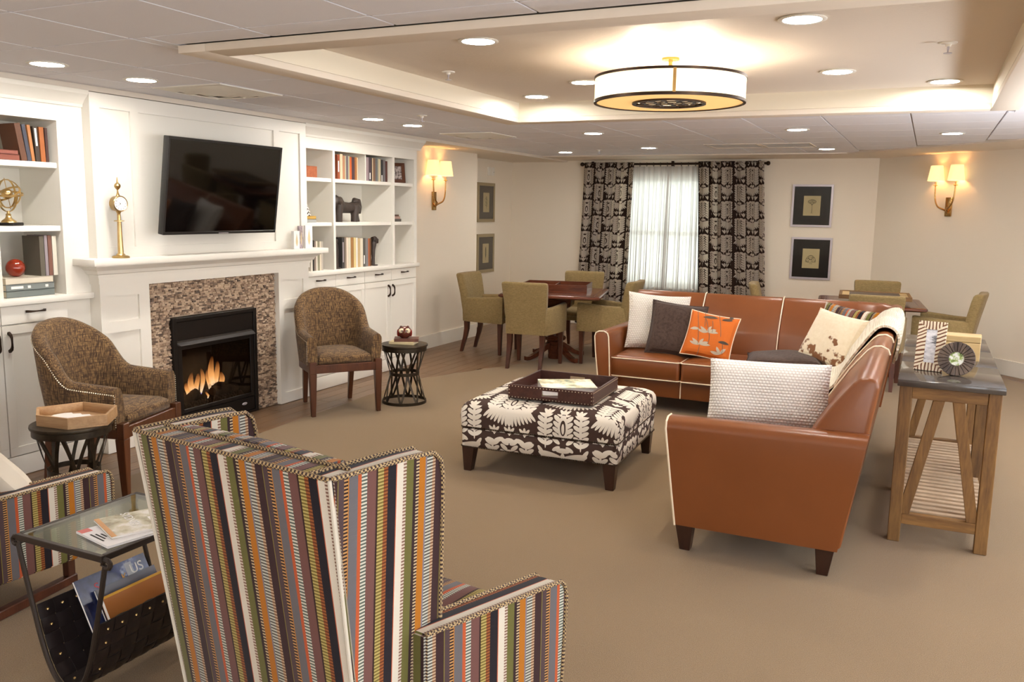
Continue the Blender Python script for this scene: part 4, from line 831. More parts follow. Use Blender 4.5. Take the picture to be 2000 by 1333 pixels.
for an in (-71, 49, 169): a_ = R(an); bm = B(); box(bm, -.008, .008, -.003, .003, .012, hgt-.01, M=MX.Rotation(a_+R(90), 4, 'Z') @ MX.Translation((0, -(r_+.002), 0))); O('seam_strip', bm, M['agold'], ch)
bm = B(); lathe(bm, [(0, .08), (.012, .08), (.012, .235), (.05, .238), (.05, .251), (0, .251)], 20); O('stem', bm, M['agold'], ch)
for k in range(3): a_ = R(120*k+20); bm = B(); tube(bm, [(0, 0, .10), (.41*math.cos(a_), .41*math.sin(a_), .125)], .004, 6); O('spider_arm', bm, M['agold'], ch)
for k in range(4): a_ = R(90*k+45); bm = B(); ball(bm, (.2*math.cos(a_), .2*math.sin(a_), .085), .028, 12); O('bulb', bm, M['cbulb'], ch)
# ------------------------------------------------------------------ leather sectional sofa
so = T('sectional_sofa', 'cognac leather sectional sofa with white piping and dark tapered legs', 'sofa', (0, 0, 0))
LE = M['leather']; PI = M['piping']
def backprof(o, s):   # (coordinate, z) profile; o = outer top line, s = +1 if the seat lies at smaller coordinate
    return [(o-s*q[0], q[1]) for q in ((.115, .13), (.0, .925), (.012, .955), (.045, .968), (.085, .962), (.112, .94), (.20, .82), (.30, .66), (.36, .46), (.36, .13))]
OX, OY = -.145, 8.0
def pipe(parent, pts, closed=False, r_=.0055, name='piping'):
    bm = B(); tube(bm, pts, r_, 6, closed); return O(name, bm, PI, parent)
BPX = backprof(OX, 1); BPY = backprof(OY, 1)
for (y0, y1) in ((4.19, 5.245), (5.245, 5.77), (5.77, 7.9)):
    bm = B(); prism(bm, BPX, 'y', y0+.001, y1-.001, .016, 3); O('back_cushion', bm, LE, so, sharp=50)
for (x0, x1) in ((-2.45, -1.80), (-1.80, -1.11), (-1.11, -.27)):
    bm = B(); prism(bm, BPY, 'x', x0+.001, x1-.001, .016, 3); O('back_cushion', bm, LE, so, sharp=50)
bm = B()   # rounded outer corner
rings = []
for k in range(9):
    t = R(90*k/8); rings.append([(-.50+(.355-q)*math.cos(t), 7.645+(.355-q)*math.sin(t), z) for q, z in ((.10, .13), (.0, .925), (.012, .955), (.045, .968), (.085, .962), (.112, .94), (.20, .82), (.28, .66), (.34, .46), (.34, .13))])
loft(bm, rings); O('corner_back', bm, LE, so, sharp=50)
for yy in (5.245, 5.77): pipe(so, [(x+(.003 if i < 2 else -.004 if i > 4 else 0), yy, z+(.004 if 1 < i < 6 else 0)) for i, (x, z) in enumerate(BPX[1:-1])])
for xx in (-1.80, -1.11): pipe(so, [(xx, y+(.003 if i < 2 else -.004 if i > 4 else 0), z+(.004 if 1 < i < 6 else 0)) for i, (y, z) in enumerate(BPY[1:-1])])
FY, FXs = 7.04, -1.06       # seat fronts
def seat(x0, x1, y0, y1, front):
    bm = B(); n = 12; rings = []
    for (z, ins) in ((.285, .012), (.292, 0), (.445, 0), (.455, .006)): rings.append([(x, y, z) for x, y in rrect(x1-x0-2*ins, y1-y0-2*ins, .03, 4, (x0+x1)/2, (y0+y1)/2)])
    for (kk, z) in ((.90, .466), (.75, .478), (.5, .486), (.2, .489)): rings.append([((x0+x1)/2+(x-(x0+x1)/2)*kk, (y0+y1)/2+(y-(y0+y1)/2)*kk, z) for x, y in rrect(x1-x0, y1-y0, .03, 4, (x0+x1)/2, (y0+y1)/2)])
    loft(bm, rings); cu = O('seat_cushion', bm, LE, so, sharp=60)
    for z in (.447, .290): pipe(cu, [(x, y, z) for x, y in rrect(x1-x0+.004, y1-y0+.004, .03, 4, (x0+x1)/2, (y0+y1)/2)], True)
seat(-2.405, -1.795, FY, 7.66, 'y'); seat(-1.785, -1.065, FY, 7.66, 'y'); seat(-1.055, -.5, FY, 7.66, 'c')
seat(FXs, -.5, 4.265, 5.19, 'x'); seat(FXs, -.5, 5.2, 6.11, 'x'); seat(FXs, -.5, 6.12, 7.03, 'x')
bm = B(); box(bm, -2.43, -.27, FY+.06, 7.88, .13, .283, .012); O('base', bm, LE, so)
bm = B(); box(bm, FXs+.055, -.27, 4.2, 7.2, .13, .283, .012); O('base', bm, LE, so)
pipe(so, [(-1.79, FY+.055, .135), (-1.79, FY+.055, .28)])
# far arm, profile in x-z along y
ap = [(-2.475, .13), (-2.385, .13), (-2.385, .30), (-2.395, .50), (-2.405, .63), (-2.415, .66), (-2.445, .675), (-2.49, .675), (-2.52, .66), (-2.53, .63), (-2.52, .50), (-2.495, .30)]
bm = B(); prism(bm, ap, 'y', 6.985, 7.93, .008, 2); ar = O('armrest', bm, LE, so, sharp=50); pipe(ar, [(x, 6.984, z) for x, z in ap], True)
# near arm: a slab along x, tapering to the back
bm = B()
sec = [(4.15, .135), (4.128, .30), (4.105, .5), (4.09, .64), (4.098, .675), (4.13, .695), (4.185, .695), (4.215, .675), (4.225, .64), (4.23, .5), (4.24, .3), (4.25, .145)]
def armx(z, e): return (-1.045-.05*min(1, (z-.145)/.5)) if e == 0 else (-.268+.098*(z-.145)/.55)
loft(bm, [[(armx(z, 0)+.012, 4.17+(y-4.17)*.96, z-.004*(z > .6)) for y, z in sec], [(armx(z, 0), y, z) for y, z in sec]]+[[(armx(z, 0)*(1-k)+armx(z, 1)*k, y, z+.015*k*(z > .6)) for y, z in sec] for k in (.05, .3, .6, .9, 1)])
ar = O('armrest', bm, LE, so, sharp=50); pipe(ar, [(armx(z, 0)-.001, y, z) for y, z in sec], True)
def taper(bm, x, y, z0, z1, a0, a1, dx=0, dy=0): hexa(bm, [(x-a0+dx, y-a0+dy, z0), (x+a0+dx, y-a0+dy, z0), (x+a0+dx, y+a0+dy, z0), (x-a0+dx, y+a0+dy, z0), (x-a1, y-a1, z1), (x+a1, y-a1, z1), (x+a1, y+a1, z1), (x-a1, y+a1, z1)], .002, 1)
for (x, y, dx) in ((-1.0, 4.20, .006), (-.325, 4.20, -.006), (-2.43, 7.08, 0), (-2.43, 7.8, 0), (-.32, 7.75, 0), (-1.06, 7.2, 0), (-.33, 6.0, 0)):
    bm = B(); taper(bm, x, y, 0, .15, .026, .045, dx); O('leg', bm, M['espresso'], so)
# ------------------------------------------------------------------ cushions and throw
def cushion(name, label, mat, w_, h_, t_, loc, rot, pinch=.07, n=16, pip=None, group='sofa cushions'):
    bm = B(); out = pillow(bm, w_, h_, t_, n, pinch); o = O(name, bm, mat, None, loc, rot, sharp=None, recalc=False); tag(o, label, 'cushion', group)
    if pip: b2 = B(); tube(b2, out, .005, 6, True); O('piping', b2, pip, o)
    return o
def lean(rx, rz, roll=0):   # cushion standing up: local y is up, local z faces the viewer (-y) before turning
    return (MX.Rotation(R(rz), 4, 'Z') @ MX.Rotation(R(rx), 4, 'X') @ MX.Rotation(R(roll), 4, 'Z')).to_euler()
cushion('throw_pillow', 'large cream knitted cushion against the sofa back at the far arm', M['knit2'], .56, .52, .16, (-2.13, 7.52, .72), lean(72, 22, -4))
cushion('throw_pillow', 'plain dark brown cushion leaning between the knitted and the orange cushions', M['brownf'], .48, .48, .14, (-1.91, 7.34, .69), lean(68, 14, -6), pip=M['brownf'])
oc = cushion('throw_pillow', 'orange cushion with white leaf sprigs and grey stems', plain('orange_felt', '#CF6A1E', .85, bump=(300, .2, .001)), .42, .40, .11, (-1.60, 7.26, .665), lean(66, 2, -8), pip=M['piping'])
# leaf print on the orange cushion: thin felt appliqué following the pillow face
def pz_(x, y, w_=.42, h_=.40, t_=.11):
    u_, v_ = min(.98, abs(2*x/w_)), min(.98, abs(2*y/h_)); return t_/2*(max(0, (1-u_**4)*(1-v_**4))**.55)+.0012+.006*math.sin(5*2*x/w_+2*2*y/h_)*(max(0, (1-u_**4)*(1-v_**4))**.55)
def leaf(x, y, l_, w_, an, mat, nm='leaf'):
    bm = B(); n = 7; L = []; Rr = []
    for k in range(n):
        s = k/(n-1); hw = w_*math.sin(math.pi*min(1, s*1.0))**.7*.5+.0005; cxx, cyy = x+math.cos(an)*l_*s, y+math.sin(an)*l_*s; nx, ny = -math.sin(an), math.cos(an)
        L.append((cxx+nx*hw*1.25, cyy+ny*hw*1.25)); Rr.append((cxx-nx*hw*.6, cyy-ny*hw*.6))
    va = [bm.verts.new((p[0], p[1], pz_(*p)+.0015)) for p in L]; vb = [bm.verts.new((p[0], p[1], pz_(*p)+.0015)) for p in Rr]
    for k in range(n-1): bm.faces.new((va[k], va[k+1], vb[k+1], vb[k]))
    bmesh.ops.solidify(bm, geom=list(bm.faces), thickness=.0008); O(nm, bm, mat, oc, sharp=None)
lw, lg = plain('white_felt', '#EFE6D2', .85), plain('grey_felt', '#75685C', .85)
for (x, y) in ((-.015, .015), (-.055, -.10), (.135, -.145)):
    for an, l_ in ((25, .075), (5, .09), (150, .085), (172, .09), (70, .06)) if (x, y) != (.135, -.145) else ((60, .06), (130, .07), (175, .09)): leaf(x, y, l_, .026, R(an), lw)
leaf(-.17, .02, .08, .028, R(8), lw); 
for (x, y, an, l_) in ((-.09, .14, 5, .13), (.07, .145, 10, .09), (.09, -.05, 0, .09), (.12, .18, 0, .04)): leaf(x, y, l_, .028, R(an), lg)
for (x0, y0, x1, y1) in ((-.15, .19, -.07, -.10), (-.085, .19, -.055, .06), (-.06, .13, -.01, .015), (.04, .18, .10, .0), (.0, .12, .02, .02), (-.055, -.1, -.06, -.19), (.0, .01, .01, -.08), (.13, -.06, .14, -.14)):
    bm = B(); pts = [(x0+(x1-x0)*k/6+.006*math.sin(math.pi*k/6), y0+(y1-y0)*k/6) for k in range(7)]; sweep(bm, [(p[0], p[1], pz_(*p)+.001) for p in pts], rsec(.006, .0015)); O('stem', bm, lg, oc, sharp=None)
cushion('throw_pillow', 'dark brown cushion lying flat in the sofa corner', M['brownf'], .60, .46, .10, (-.98, 7.18, .535), (R(3), R(-3), R(6)), pip=plain('dark_piping', '#241A18', .7))
cushion('throw_pillow', 'big cream knitted lumbar cushion behind the near sofa arm', M['knit'], .62, .37, .21, (-.70, 4.63, .745), lean(76, 4, 1), pinch=.03, n=22)
cushion('throw_pillow', 'white cowhide cushion with brown spots', M['cow'], .47, .46, .13, (-.63, 7.22, .72), lean(62, -28, -8))
cushion('throw_pillow', 'striped green and orange cushion behind the cowhide cushion', M['stripe'], .48, .46, .10, (-.57, 7.40, .755), lean(66, -24, -6))
th = B(); rows_ = []
path = [(-.63, .50), (-.55, .505), (-.475, .575), (-.445, .68), (-.352, .83), (-.268, .945), (-.232, .975), (-.19, .982), (-.152, .976), (-.126, .94), (-.13, .86), (-.143, .76)]
sp = smoothpath(path, 3); uvl = th.loops.layers.uv.new('UVMap'); NY = 30; gr = []
for i, q in enumerate(sp):
    rw = []
    for j in range(NY+1):
        s = j/NY; fi_ = i/len(sp); y = 5.98+1.30*s-(.06*(1-s))*fi_-.30*s*max(0, fi_-.55)/.45+.05*(1-fi_)
        rw.append(th.verts.new((q[0]+.006*math.sin(14*s+i*.3)-(.02*s if i < 14 else -.0), y, q[1]+.010*math.sin(17*s+.4*i)+(.006 if i > 8 else 0))))
    gr.append(rw)
for i in range(len(sp)-1):
    for j in range(NY):
        f_ = th.faces.new((gr[i][j], gr[i+1][j], gr[i+1][j+1], gr[i][j+1]))
        for l, (ii, jj) in zip(f_.loops, ((i, j), (i+1, j), (i+1, j+1), (i, j+1))): l[uvl].uv = (jj*.04, ii*.022)
bmesh.ops.recalc_face_normals(th, faces=th.faces); bmesh.ops.solidify(th, geom=list(th.faces), thickness=-.014)
tag(O('throw_blanket', th, M['throw'], sharp=None), 'cream knitted throw draped over the sofa back', 'blanket')
# ------------------------------------------------------------------ ottoman
ot = T('ottoman', 'square ottoman in brown and cream damask with dark tapered legs', 'ottoman', (-2.15, 5.34, 0), 3)
W2, D2 = .525, .50
def otring(z, ins, rr=.035): return [(x, y, z) for x, y in rrect(2*(W2-ins), 2*(D2-ins), rr, 5)]
def ofin(nm, rings):
    bm = B(); loft(bm, rings); bmesh.ops.recalc_face_normals(bm, faces=bm.faces); return O(nm, bm, M['damask'], ot, sharp=60, uv='box')
ofin('base', [otring(.165, .012), otring(.172, .0), otring(.288, 0), otring(.294, .01)])
top = B(); rg = [otring(.298, .01), otring(.304, -.004), otring(.37, -.010), otring(.42, -.004), otring(.447, .012, .04), otring(.464, .04, .06), otring(.476, .09, .08), otring(.486, .18, .08), otring(.492, .3, .08), otring(.494, .42, .05)]
loft(top, rg); bmesh.ops.recalc_face_normals(top, faces=top.faces); O('cushion', top, M['damask'], ot, sharp=60, uv='box')
for z in (.168, .298):
    bm = B(); n_ = 0
    P = rrect(2*W2+.004, 2*D2+.004, .035, 5)
    for i in range(len(P)):
        p0, p1 = V(P[i]), V(P[(i+1) % len(P)]); m_ = max(1, int((p1-p0).length/.012))
        for j in range(m_):
            q = p0.lerp(p1, j/m_); t = bmesh.new(); bmesh.ops.create_icosphere(t, subdivisions=1, radius=.0055); fromtmp(bm, t, MX.Translation((q.x, q.y, z)))
    O('nailhead_trim', bm, M['dnail'], ot, kind='stuff')
for sx in (-1, 1):
    for sy in (-1, 1): bm = B(); taper(bm, sx*.475, sy*.45, 0, .168, .026, .042, sx*.006, sy*.006); O('leg', bm, M['espresso'], ot)
# tray on the ottoman with its book
tr = T('serving_tray', 'brown crocodile leather tray with brass nailheads on the ottoman', 'tray', (-2.10, 5.24, .495), 3)
hw, hh = .285, .285
bm = B(); box(bm, -hw, hw, -hh, hh, 0, .012); O('tray_base', bm, M['dleather'], tr)
for q in ((-hw, hw, -hh, -hh+.014), (-hw, hw, hh-.014, hh)):
    bm = B(); y0, y1 = q[2], q[3]
    for bq in ((-hw, -.055, 0, .088), (.055, hw, 0, .088), (-.055, .055, 0, .028), (-.055, .055, .066, .088)): box(bm, bq[0], bq[1], y0, y1, bq[2], bq[3])
    O('tray_side', bm, M['dleather'], tr, sharp=20)
for q in ((-hw, -hw+.014), (hw-.014, hw)): bm = B(); box(bm, q[0], q[1], -hh+.014, hh-.014, 0, .088, .001, 1); O('tray_side', bm, M['dleather'], tr)
bm = B()
for (ax_, s) in (('y', -1), ('x', 1), ('x', -1), ('y', 1)):
    n_ = 26
    for k in range(n_+1):
        t0 = -hw+.008+(2*hw-.016)*k/n_
        for z in (.009, .079):
            p = (t0, s*hh, z) if ax_ == 'y' else (s*hw, t0, z); t = bmesh.new(); bmesh.ops.create_icosphere(t, subdivisions=1, radius=.0042); fromtmp(bm, t, MX.Translation(p))
    for z in (.032, .055):
        for t0 in (-hw+.008, hw-.008): p = (t0, s*hh, z) if ax_ == 'y' else (s*hw, t0, z); t = bmesh.new(); bmesh.ops.create_icosphere(t, subdivisions=1, radius=.0042); fromtmp(bm, t, MX.Translation(p))
O('nailhead_trim', bm, M['nail'], tr, kind='stuff')
def bigbook(name, label, w_, d_, h_, cov, loc, rz, group, pages=None, spine=True):
    t = T(name, label, 'book', loc, rz, group)
    bm = B(); box(bm, -w_/2, w_/2, -d_/2, d_/2, 0, .003); box(bm, -w_/2, w_/2, -d_/2, d_/2, h_-.003, h_); box(bm, -w_/2-.003, -w_/2, -d_/2, d_/2, 0, h_, .001, 1); O('cover', bm, cov, t)
    bm = B(); box(bm, -w_/2+.001, w_/2-.006, -d_/2+.005, d_/2-.005, .003, h_-.003); O('pages', bm, pages or M['paper'], t); return t
cb = NT('green_photo_cover'); n_ = cb.noise(cb.co('Object'), 9, 4); cb.col(cb.ramp(n_, [(.35, '#5E6B4A'), (.46, '#C9C08E'), (.56, '#EEEBDF'), (.75, '#F4F1EA')]).outputs[0]); cb.p(rough=.3)
bigbook('book', 'thick book with a pale landscape cover lying in the leather tray', .29, .36, .052, cb.m, (-2.09, 5.26, .5085), -60, 'books in the tray', M['chalk'])
# ------------------------------------------------------------------ console table and things on it
ct = T('console_table', 'rustic pine console table with bluestone top behind the sofa', 'table', (0, 0, 0))
X0, X1, Y0, Y1 = -.085, .405, 4.80, 6.70
for (y0, y1) in ((Y0, Y0+.63), (Y0+.633, Y0+1.266), (Y0+1.269, Y1)): bm = B(); box(bm, X0, X1, y0, y1, .835, .87, .004, 2); O('stone_slab', bm, M['stone'], ct)
for x in (X0+.012, X1-.072):
    for y in (Y0+.02, (Y0+Y1)/2-.03, Y1-.08): bm = B(); box(bm, x, x+.06, y, y+.06, 0, .835, .003, 1); O('leg', bm, M['rust'], ct)
for y in (Y0+.025, Y1-.075):
    bm = B(); box(bm, X0+.072, X1-.072, y, y+.05, .772, .834, .002, 1); O('apron', bm, M['rustx'], ct)
    bm = B(); box(bm, X0+.072, X1-.072, y, y+.05, .10, .155, .002, 1); O('lower_rail', bm, M['rustx'], ct)
ya = wood('reclaimed_pine_long', '#573919', '#8A6534', 'y', .6, 22)
for x in (X0+.02, X1-.065):
    for (y0, y1) in ((Y0+.08, (Y0+Y1)/2-.03), ((Y0+Y1)/2+.03, Y1-.08)):
        bm = B(); box(bm, x, x+.045, y0, y1, .775, .833, .002, 1); O('apron', bm, ya, ct)
        bm = B(); box(bm, x, x+.045, y0, y1, .10, .14, .002, 1); O('lower_rail', bm, ya, ct)
for yy in (Y0+.03, Y1-.07):
    for (xt, xb) in ((.115, -.005), (.205, .315)):
        bm = B(); hexa(bm, [(xb-.027, yy, .155), (xb+.027, yy, .155), (xb+.027, yy+.04, .155), (xb-.027, yy+.04, .155), (xt-.027, yy, .772), (xt+.027, yy, .772), (xt+.027, yy+.04, .772), (xt-.027, yy+.04, .772)], .002, 1); O('brace', bm, M['rust'], ct)
k = 0; y = Y0+.10
while y < Y1-.12:
    bm = B(); box(bm, X0+.025, X1-.025, y, y+.037, .141, .157, .0015, 1); O('slat', bm, M['slat'], ct); y += .074
# zebra inlay photo frame
zf = T('photo_frame', 'zebra striped inlay photo frame standing on the console table', 'picture frame', (.052, 5.15, .871), -14, None, rot=(R(-9), 0, R(-12)))
fw, fh, fb = .142, .268, .044
framepcs(zf, fw, fh, fb, .016, M['zebra'])
for i_, ch_ in enumerate(zf.children):
    uvd = ch_.data.uv_layers[0].data
    for l_ in ch_.data.loops: q = ch_.data.vertices[l_.vertex_index].co; uvd[l_.index].uv = (q.x+q.x*(q.z-fh/2)*(-2.2 if i_ == 0 else 2.2), q.z) if i_ < 2 else (q.z*1.0-(.45 if i_ == 2 else .45)*q.x+.03*i_, q.x)
pm = NT('grey_landscape_photo'); n_ = pm.noise(pm.co('Object', (1, 1, 3)), 14, 4); pm.col(pm.ramp(n_, [(.38, '#6E7076'), (.46, '#C9CCD4'), (.6, '#EDEFF4')]).outputs[0]); pm.p(rough=.25)
flatpanel(zf, 'photo', -fw/2+fb, fw/2-fb, fb, fh-fb, -.002, pm.m)
bm = B(); hexa(bm, [(-.03, .008, .0), (.03, .008, .0), (.03, .09, -.012), (-.03, .09, -.012), (-.02, .008, .2), (.02, .008, .2), (.02, .012, .2), (-.02, .012, .2)]); O('easel_back', bm, M['black'], zf)
rf = T('photo_frame', 'round dark horn photo frame on the console table', 'picture frame', (.182, 5.06, .87), 0, None, rot=(R(-14), 0, R(-4)))
rr, ri = .09, .036
for k in range(24):
    a0, a1 = 2*math.pi*k/24+.012, 2*math.pi*(k+1)/24-.012; d_ = .010+.003*(k % 2)
    bm = B(); prism(bm, [(ri*math.cos(a0), rr+ri*math.sin(a0)), (rr*math.cos(a0), rr+rr*math.sin(a0)), (rr*math.cos((a0+a1)/2), rr+rr*math.sin((a0+a1)/2)), (rr*math.cos(a1), rr+rr*math.sin(a1)), (ri*math.cos(a1), rr+ri*math.sin(a1))], 'y', -d_, .01, .0015, 1); O('horn_segment', bm, M['horn'], rf)
bm = B(); lathe(bm, [(.0, -.009), (rr-.001, -.009), (rr-.001, .002), (.0, .002)], 32, MX.Translation((0, 0, rr)) @ MX.Rotation(R(90), 4, 'X')); O('back_plate', bm, M['black'], rf)
pm2 = NT('green_garden_photo'); n_ = pm2.noise(pm2.co('Object'), 34, 3); pm2.col(pm2.ramp(n_, [(.38, '#3F4A2E'), (.48, '#9AAE62'), (.56, '#E8EBE4')]).outputs[0]); pm2.p(rough=.2)
bm = B(); lathe(bm, [(.0, .004), (ri+.004, .004), (ri+.004, .0), (0, 0)], 28, MX.Translation((0, 0, rr)) @ MX.Rotation(R(90), 4, 'X')); O('photo', bm, pm2.m, rf)
bm = B(); hexa(bm, [(-.025, .01, .005), (.025, .01, .005), (.025, .075, .018), (-.025, .075, .018), (-.02, .01, .12), (.02, .01, .12), (.02, .014, .12), (-.02, .014, .12)]); O('easel_back', bm, M['black'], rf)
wb = T('wooden_box', 'pale oak box at the back of the console table', 'box', (.215, 5.72, .87), -3)
bm = B(); box(bm, -.11, .11, -.08, .08, 0, .105, .002, 1); O('body', bm, M['boxw'], wb); bm = B(); box(bm, -.111, .111, -.081, .081, .107, .142, .003, 1); O('lid', bm, M['boxw'], wb)
# ------------------------------------------------------------------ barrel chairs
def smooth(a_, b_, x): x = max(0, min(1, (x-a_)/(b_-a_))); return x*x*(3-2*x)
def barrel(label, loc, rz):
    t = T('barrel_chair', label, 'armchair', loc, rz, 'brown tweed barrel chairs')
    st = []; n = 44
    for y in (.255, .20, .12, .05): st.append((.30, y, 1, 0, 0))
    for k in range(n+1):
        ph = math.pi*k/n; cx_, sx_ = math.cos(ph), math.sin(ph)
        st.append((.30*math.copysign(abs(cx_)**.75, cx_), -.31*abs(sx_)**.8, None, ph, 0))
    for y in (.05, .12, .20, .255): st.append((-.30, y, -1, 0, 0))
    P = [V((s[0], s[1])) for s in st]; N = []
    for i in range(len(P)):
        d = P[min(i+1, len(P)-1)]-P[max(i-1, 0)]; N.append(V((-d.y, d.x)).normalized()*-1 if False else V((d.y, -d.x)).normalized())
    # make normals point outward
    for i in range(len(P)):
        if N[i].dot(P[i]-V((0, .0))) < 0: N[i] = -N[i]
    def H(i):
        ph = st[i][3]
        if st[i][2]: return .655+.02*(1-(st[i][1]+0)/.255)
        k_ = math.sin(ph); return .675+.325*max(0, 1-(abs(st[i][0])/.312)**2.5)**.5*smooth(0, .5, k_)
    rings = []; zb = .41
    for i in range(len(P)):
        h = H(i); p, nn = P[i], N[i]; rg = []
        bk = smooth(.2, .9, -p.y/.31)
        def pt(o, z): q = p+nn*(o+(.035+.03*bk)*(z-zb)/.55); return (q.x, q.y, z)
        th_ = .075
        for o, z in ((-th_, zb), (-th_-.004, zb+(h-zb)*.5), (-th_, h-.035), (-th_*.8, h-.01), (-th_*.5, h), (-th_*.18, h-.008), (0, h-.03), (.006, zb+(h-zb)*.5), (0, zb)): rg.append(pt(o, z))
        rings.append(rg)
    bm = B(); loft(bm, rings); O('back', bm, M['tweed'], t, sharp=60)
    bm = B()   # nailheads along the outer edge and down the arm fronts
    path_ = [V(rg[6])+V((N[i].x, N[i].y, 0))*.002+V((0, 0, -.012)) for i, rg in enumerate(rings)]
    path_ = [V((path_[0].x-.0, path_[0].y, z)) for z in [zb+.02+k*.012 for k in range(int((path_[0].z-zb-.02)/.012))]]+path_+[V((path_[-1].x, path_[-1].y, path_[-1].z-k*.012)) for k in range(1, int((path_[-1].z-zb-.02)/.012))]
    d_ = 0; last = path_[0]
    for q in path_[1:]:
        sg = (q-last).length; s = 0
        while d_+.0001 <= sg-s+1e-9 and sg > 0:
            s += d_; pp = last.lerp(q, min(1, s/sg)); tt = bmesh.new(); bmesh.ops.create_icosphere(tt, subdivisions=1, radius=.0042); fromtmp(bm, tt, MX.Translation(pp)); d_ = .0135
        d_ -= (sg-s); last = q
        if d_ < 0: d_ = 0
    O('nailhead_trim', bm, M['nail'], t, kind='stuff')
    inner = [(.218, .27)]+[((P[i]-N[i]*.078).x, (P[i]-N[i]*.078).y) for i in range(0, len(P))]+[(-.218, .27)]
    cxy = V((0, 0)); rg = []
    for k_, z in ((.97, .425), (1.0, .435), (1.0, .465), (.97, .485), (.85, .505), (.6, .518), (.25, .523)): rg.append([(x*k_, (y-.02)*k_+.02, z) for x, y in inner])
    bm = B(); loft(bm, rg); O('seat', bm, M['tweed'], t, sharp=60)
    outl = [(p.x, p.y) for p in P]; outl = [(.30, .29)]+outl+[(-.30, .29)]
    bm = B(); prism(bm, outl, 'z', .355, .424, .004, 1); O('seat_rail', bm, M['mwood'], t)
    for sx in (-1, 1):
        bm = B(); hexa(bm, [(sx*.275-.018, .255, 0), (sx*.275+.018, .255, 0), (sx*.275+.018, .291, 0), (sx*.275-.018, .291, 0), (sx*.275-.029, .236, .355), (sx*.275+.029, .236, .355), (sx*.275+.029, .296, .355), (sx*.275-.029, .296, .355)], .003, 1)
        box(bm, sx*.275-.029, sx*.275+.029, .25, .296, .355, .448, .003, 1); O('leg', bm, M['mwood'], t)
        bm = B(); hexa(bm, [(sx*.20-.017, -.31, 0), (sx*.20+.017, -.31, 0), (sx*.20+.017, -.275, 0), (sx*.20-.017, -.275, 0), (sx*.205-.024, -.265, .36), (sx*.205+.024, -.265, .36), (sx*.205+.024, -.215, .36), (sx*.205-.024, -.215, .36)], .003, 1); O('leg', bm, M['mwood'], t)
    return t
bc = barrel('brown tweed barrel chair beside the owl side table', (-4.45, 5.90, 0), -127)
dup(bc, (-4.42, 3.60, 0), -74, 'brown tweed barrel chair behind the hexagonal wooden tray')
# ------------------------------------------------------------------ drum side tables
def drum(label, loc):
    t = T('drum_side_table', label, 'side table', loc, 0, 'iron drum side tables')
    bm = B(); lathe(bm, [(.0, .500), (.196, .500), (.204, .504), (.206, .512), (.204, .52), (.0, .52)], 40); O('tabletop', bm, M['gunmetal'], t)
    def ring(nm, rr_, z, h): bm = B(); lathe(bm, [(rr_, z-h/2), (rr_+.004, z-h/2), (rr_+.004, z+h/2), (rr_, z+h/2), (rr_, z-h/2)], 40, cap=False); O(nm, bm, M['gunmetal'], t, sharp=30)
    ring('top_band', .192, .483, .034); ring('waist_band', .128, .262, .028); ring('foot_band', .190, .013, .026)
    for k in range(8):
        a_ = 2*math.pi*k/8
        for s in (-1, 1):
            for (z0, z1, r0, r1) in ((.262, .49, .124, .188), (.262, .014, .124, .186)):
                a1 = a_+s*R(21.5); pts = []
                for q in range(6): f_ = q/5; an = a_+(a1-a_)*f_; rr_ = r0+(r1-r0)*f_; pts.append((rr_*math.cos(an), rr_*math.sin(an), z0+(z1-z0)*f_))
                bm = B(); rings = []
                for p in pts: n_ = V((p[0], p[1], 0)).normalized(); tg = V((-n_.y, n_.x, 0)); rings.append([V(p)+tg*.0095+n_*.0015*1, V(p)-tg*.0095+n_*.0015, V(p)-tg*.0095-n_*.0015, V(p)+tg*.0095-n_*.0015])
                loft(bm, rings); O('strap', bm, M['gunmetal'], t)
    return t
dt = drum('black iron drum side table with the owl figurine on top', (-4.06, 6.35, 0)); dup(dt, (-4.09, 3.09, 0), 12, 'black iron drum side table with the hexagonal wooden tray on top')
# hexagonal tray
hx = [(-.235, -.02), (-.10, -.165), (.11, -.175), (.235, -.03), (.135, .165), (-.10, .175)]
hx = [V(p) for p in hx]; ht = T('hexagonal_tray', 'light wooden hexagonal tray with a white zigzag inlay on the iron side table', 'tray', (-4.11, 3.13, .5205), 10)
bm = B(); prism(bm, [tuple(p) for p in hx], 'z', 0, .010); O('tray_base', bm, M['hexw'], ht)
for i in range(6):
    p, q = hx[i], hx[(i+1) % 6]; bm = B(); prism(bm, [tuple(p), tuple(q), tuple(q*.93), tuple(p*.93)], 'z', .010, .060, .001, 1); O('tray_side', bm, M['hexw'], ht)
bm = B(); zz = [(-.17, .03)]+[(-.15+.3*k/10, .085+(.02 if k % 2 else -.002)) for k in range(11)]+[(.18, .03), (.14, -.12), (-.12, -.12)]; prism(bm, zz, 'z', .010, .012); O('inlay', bm, M['chalk'], ht)
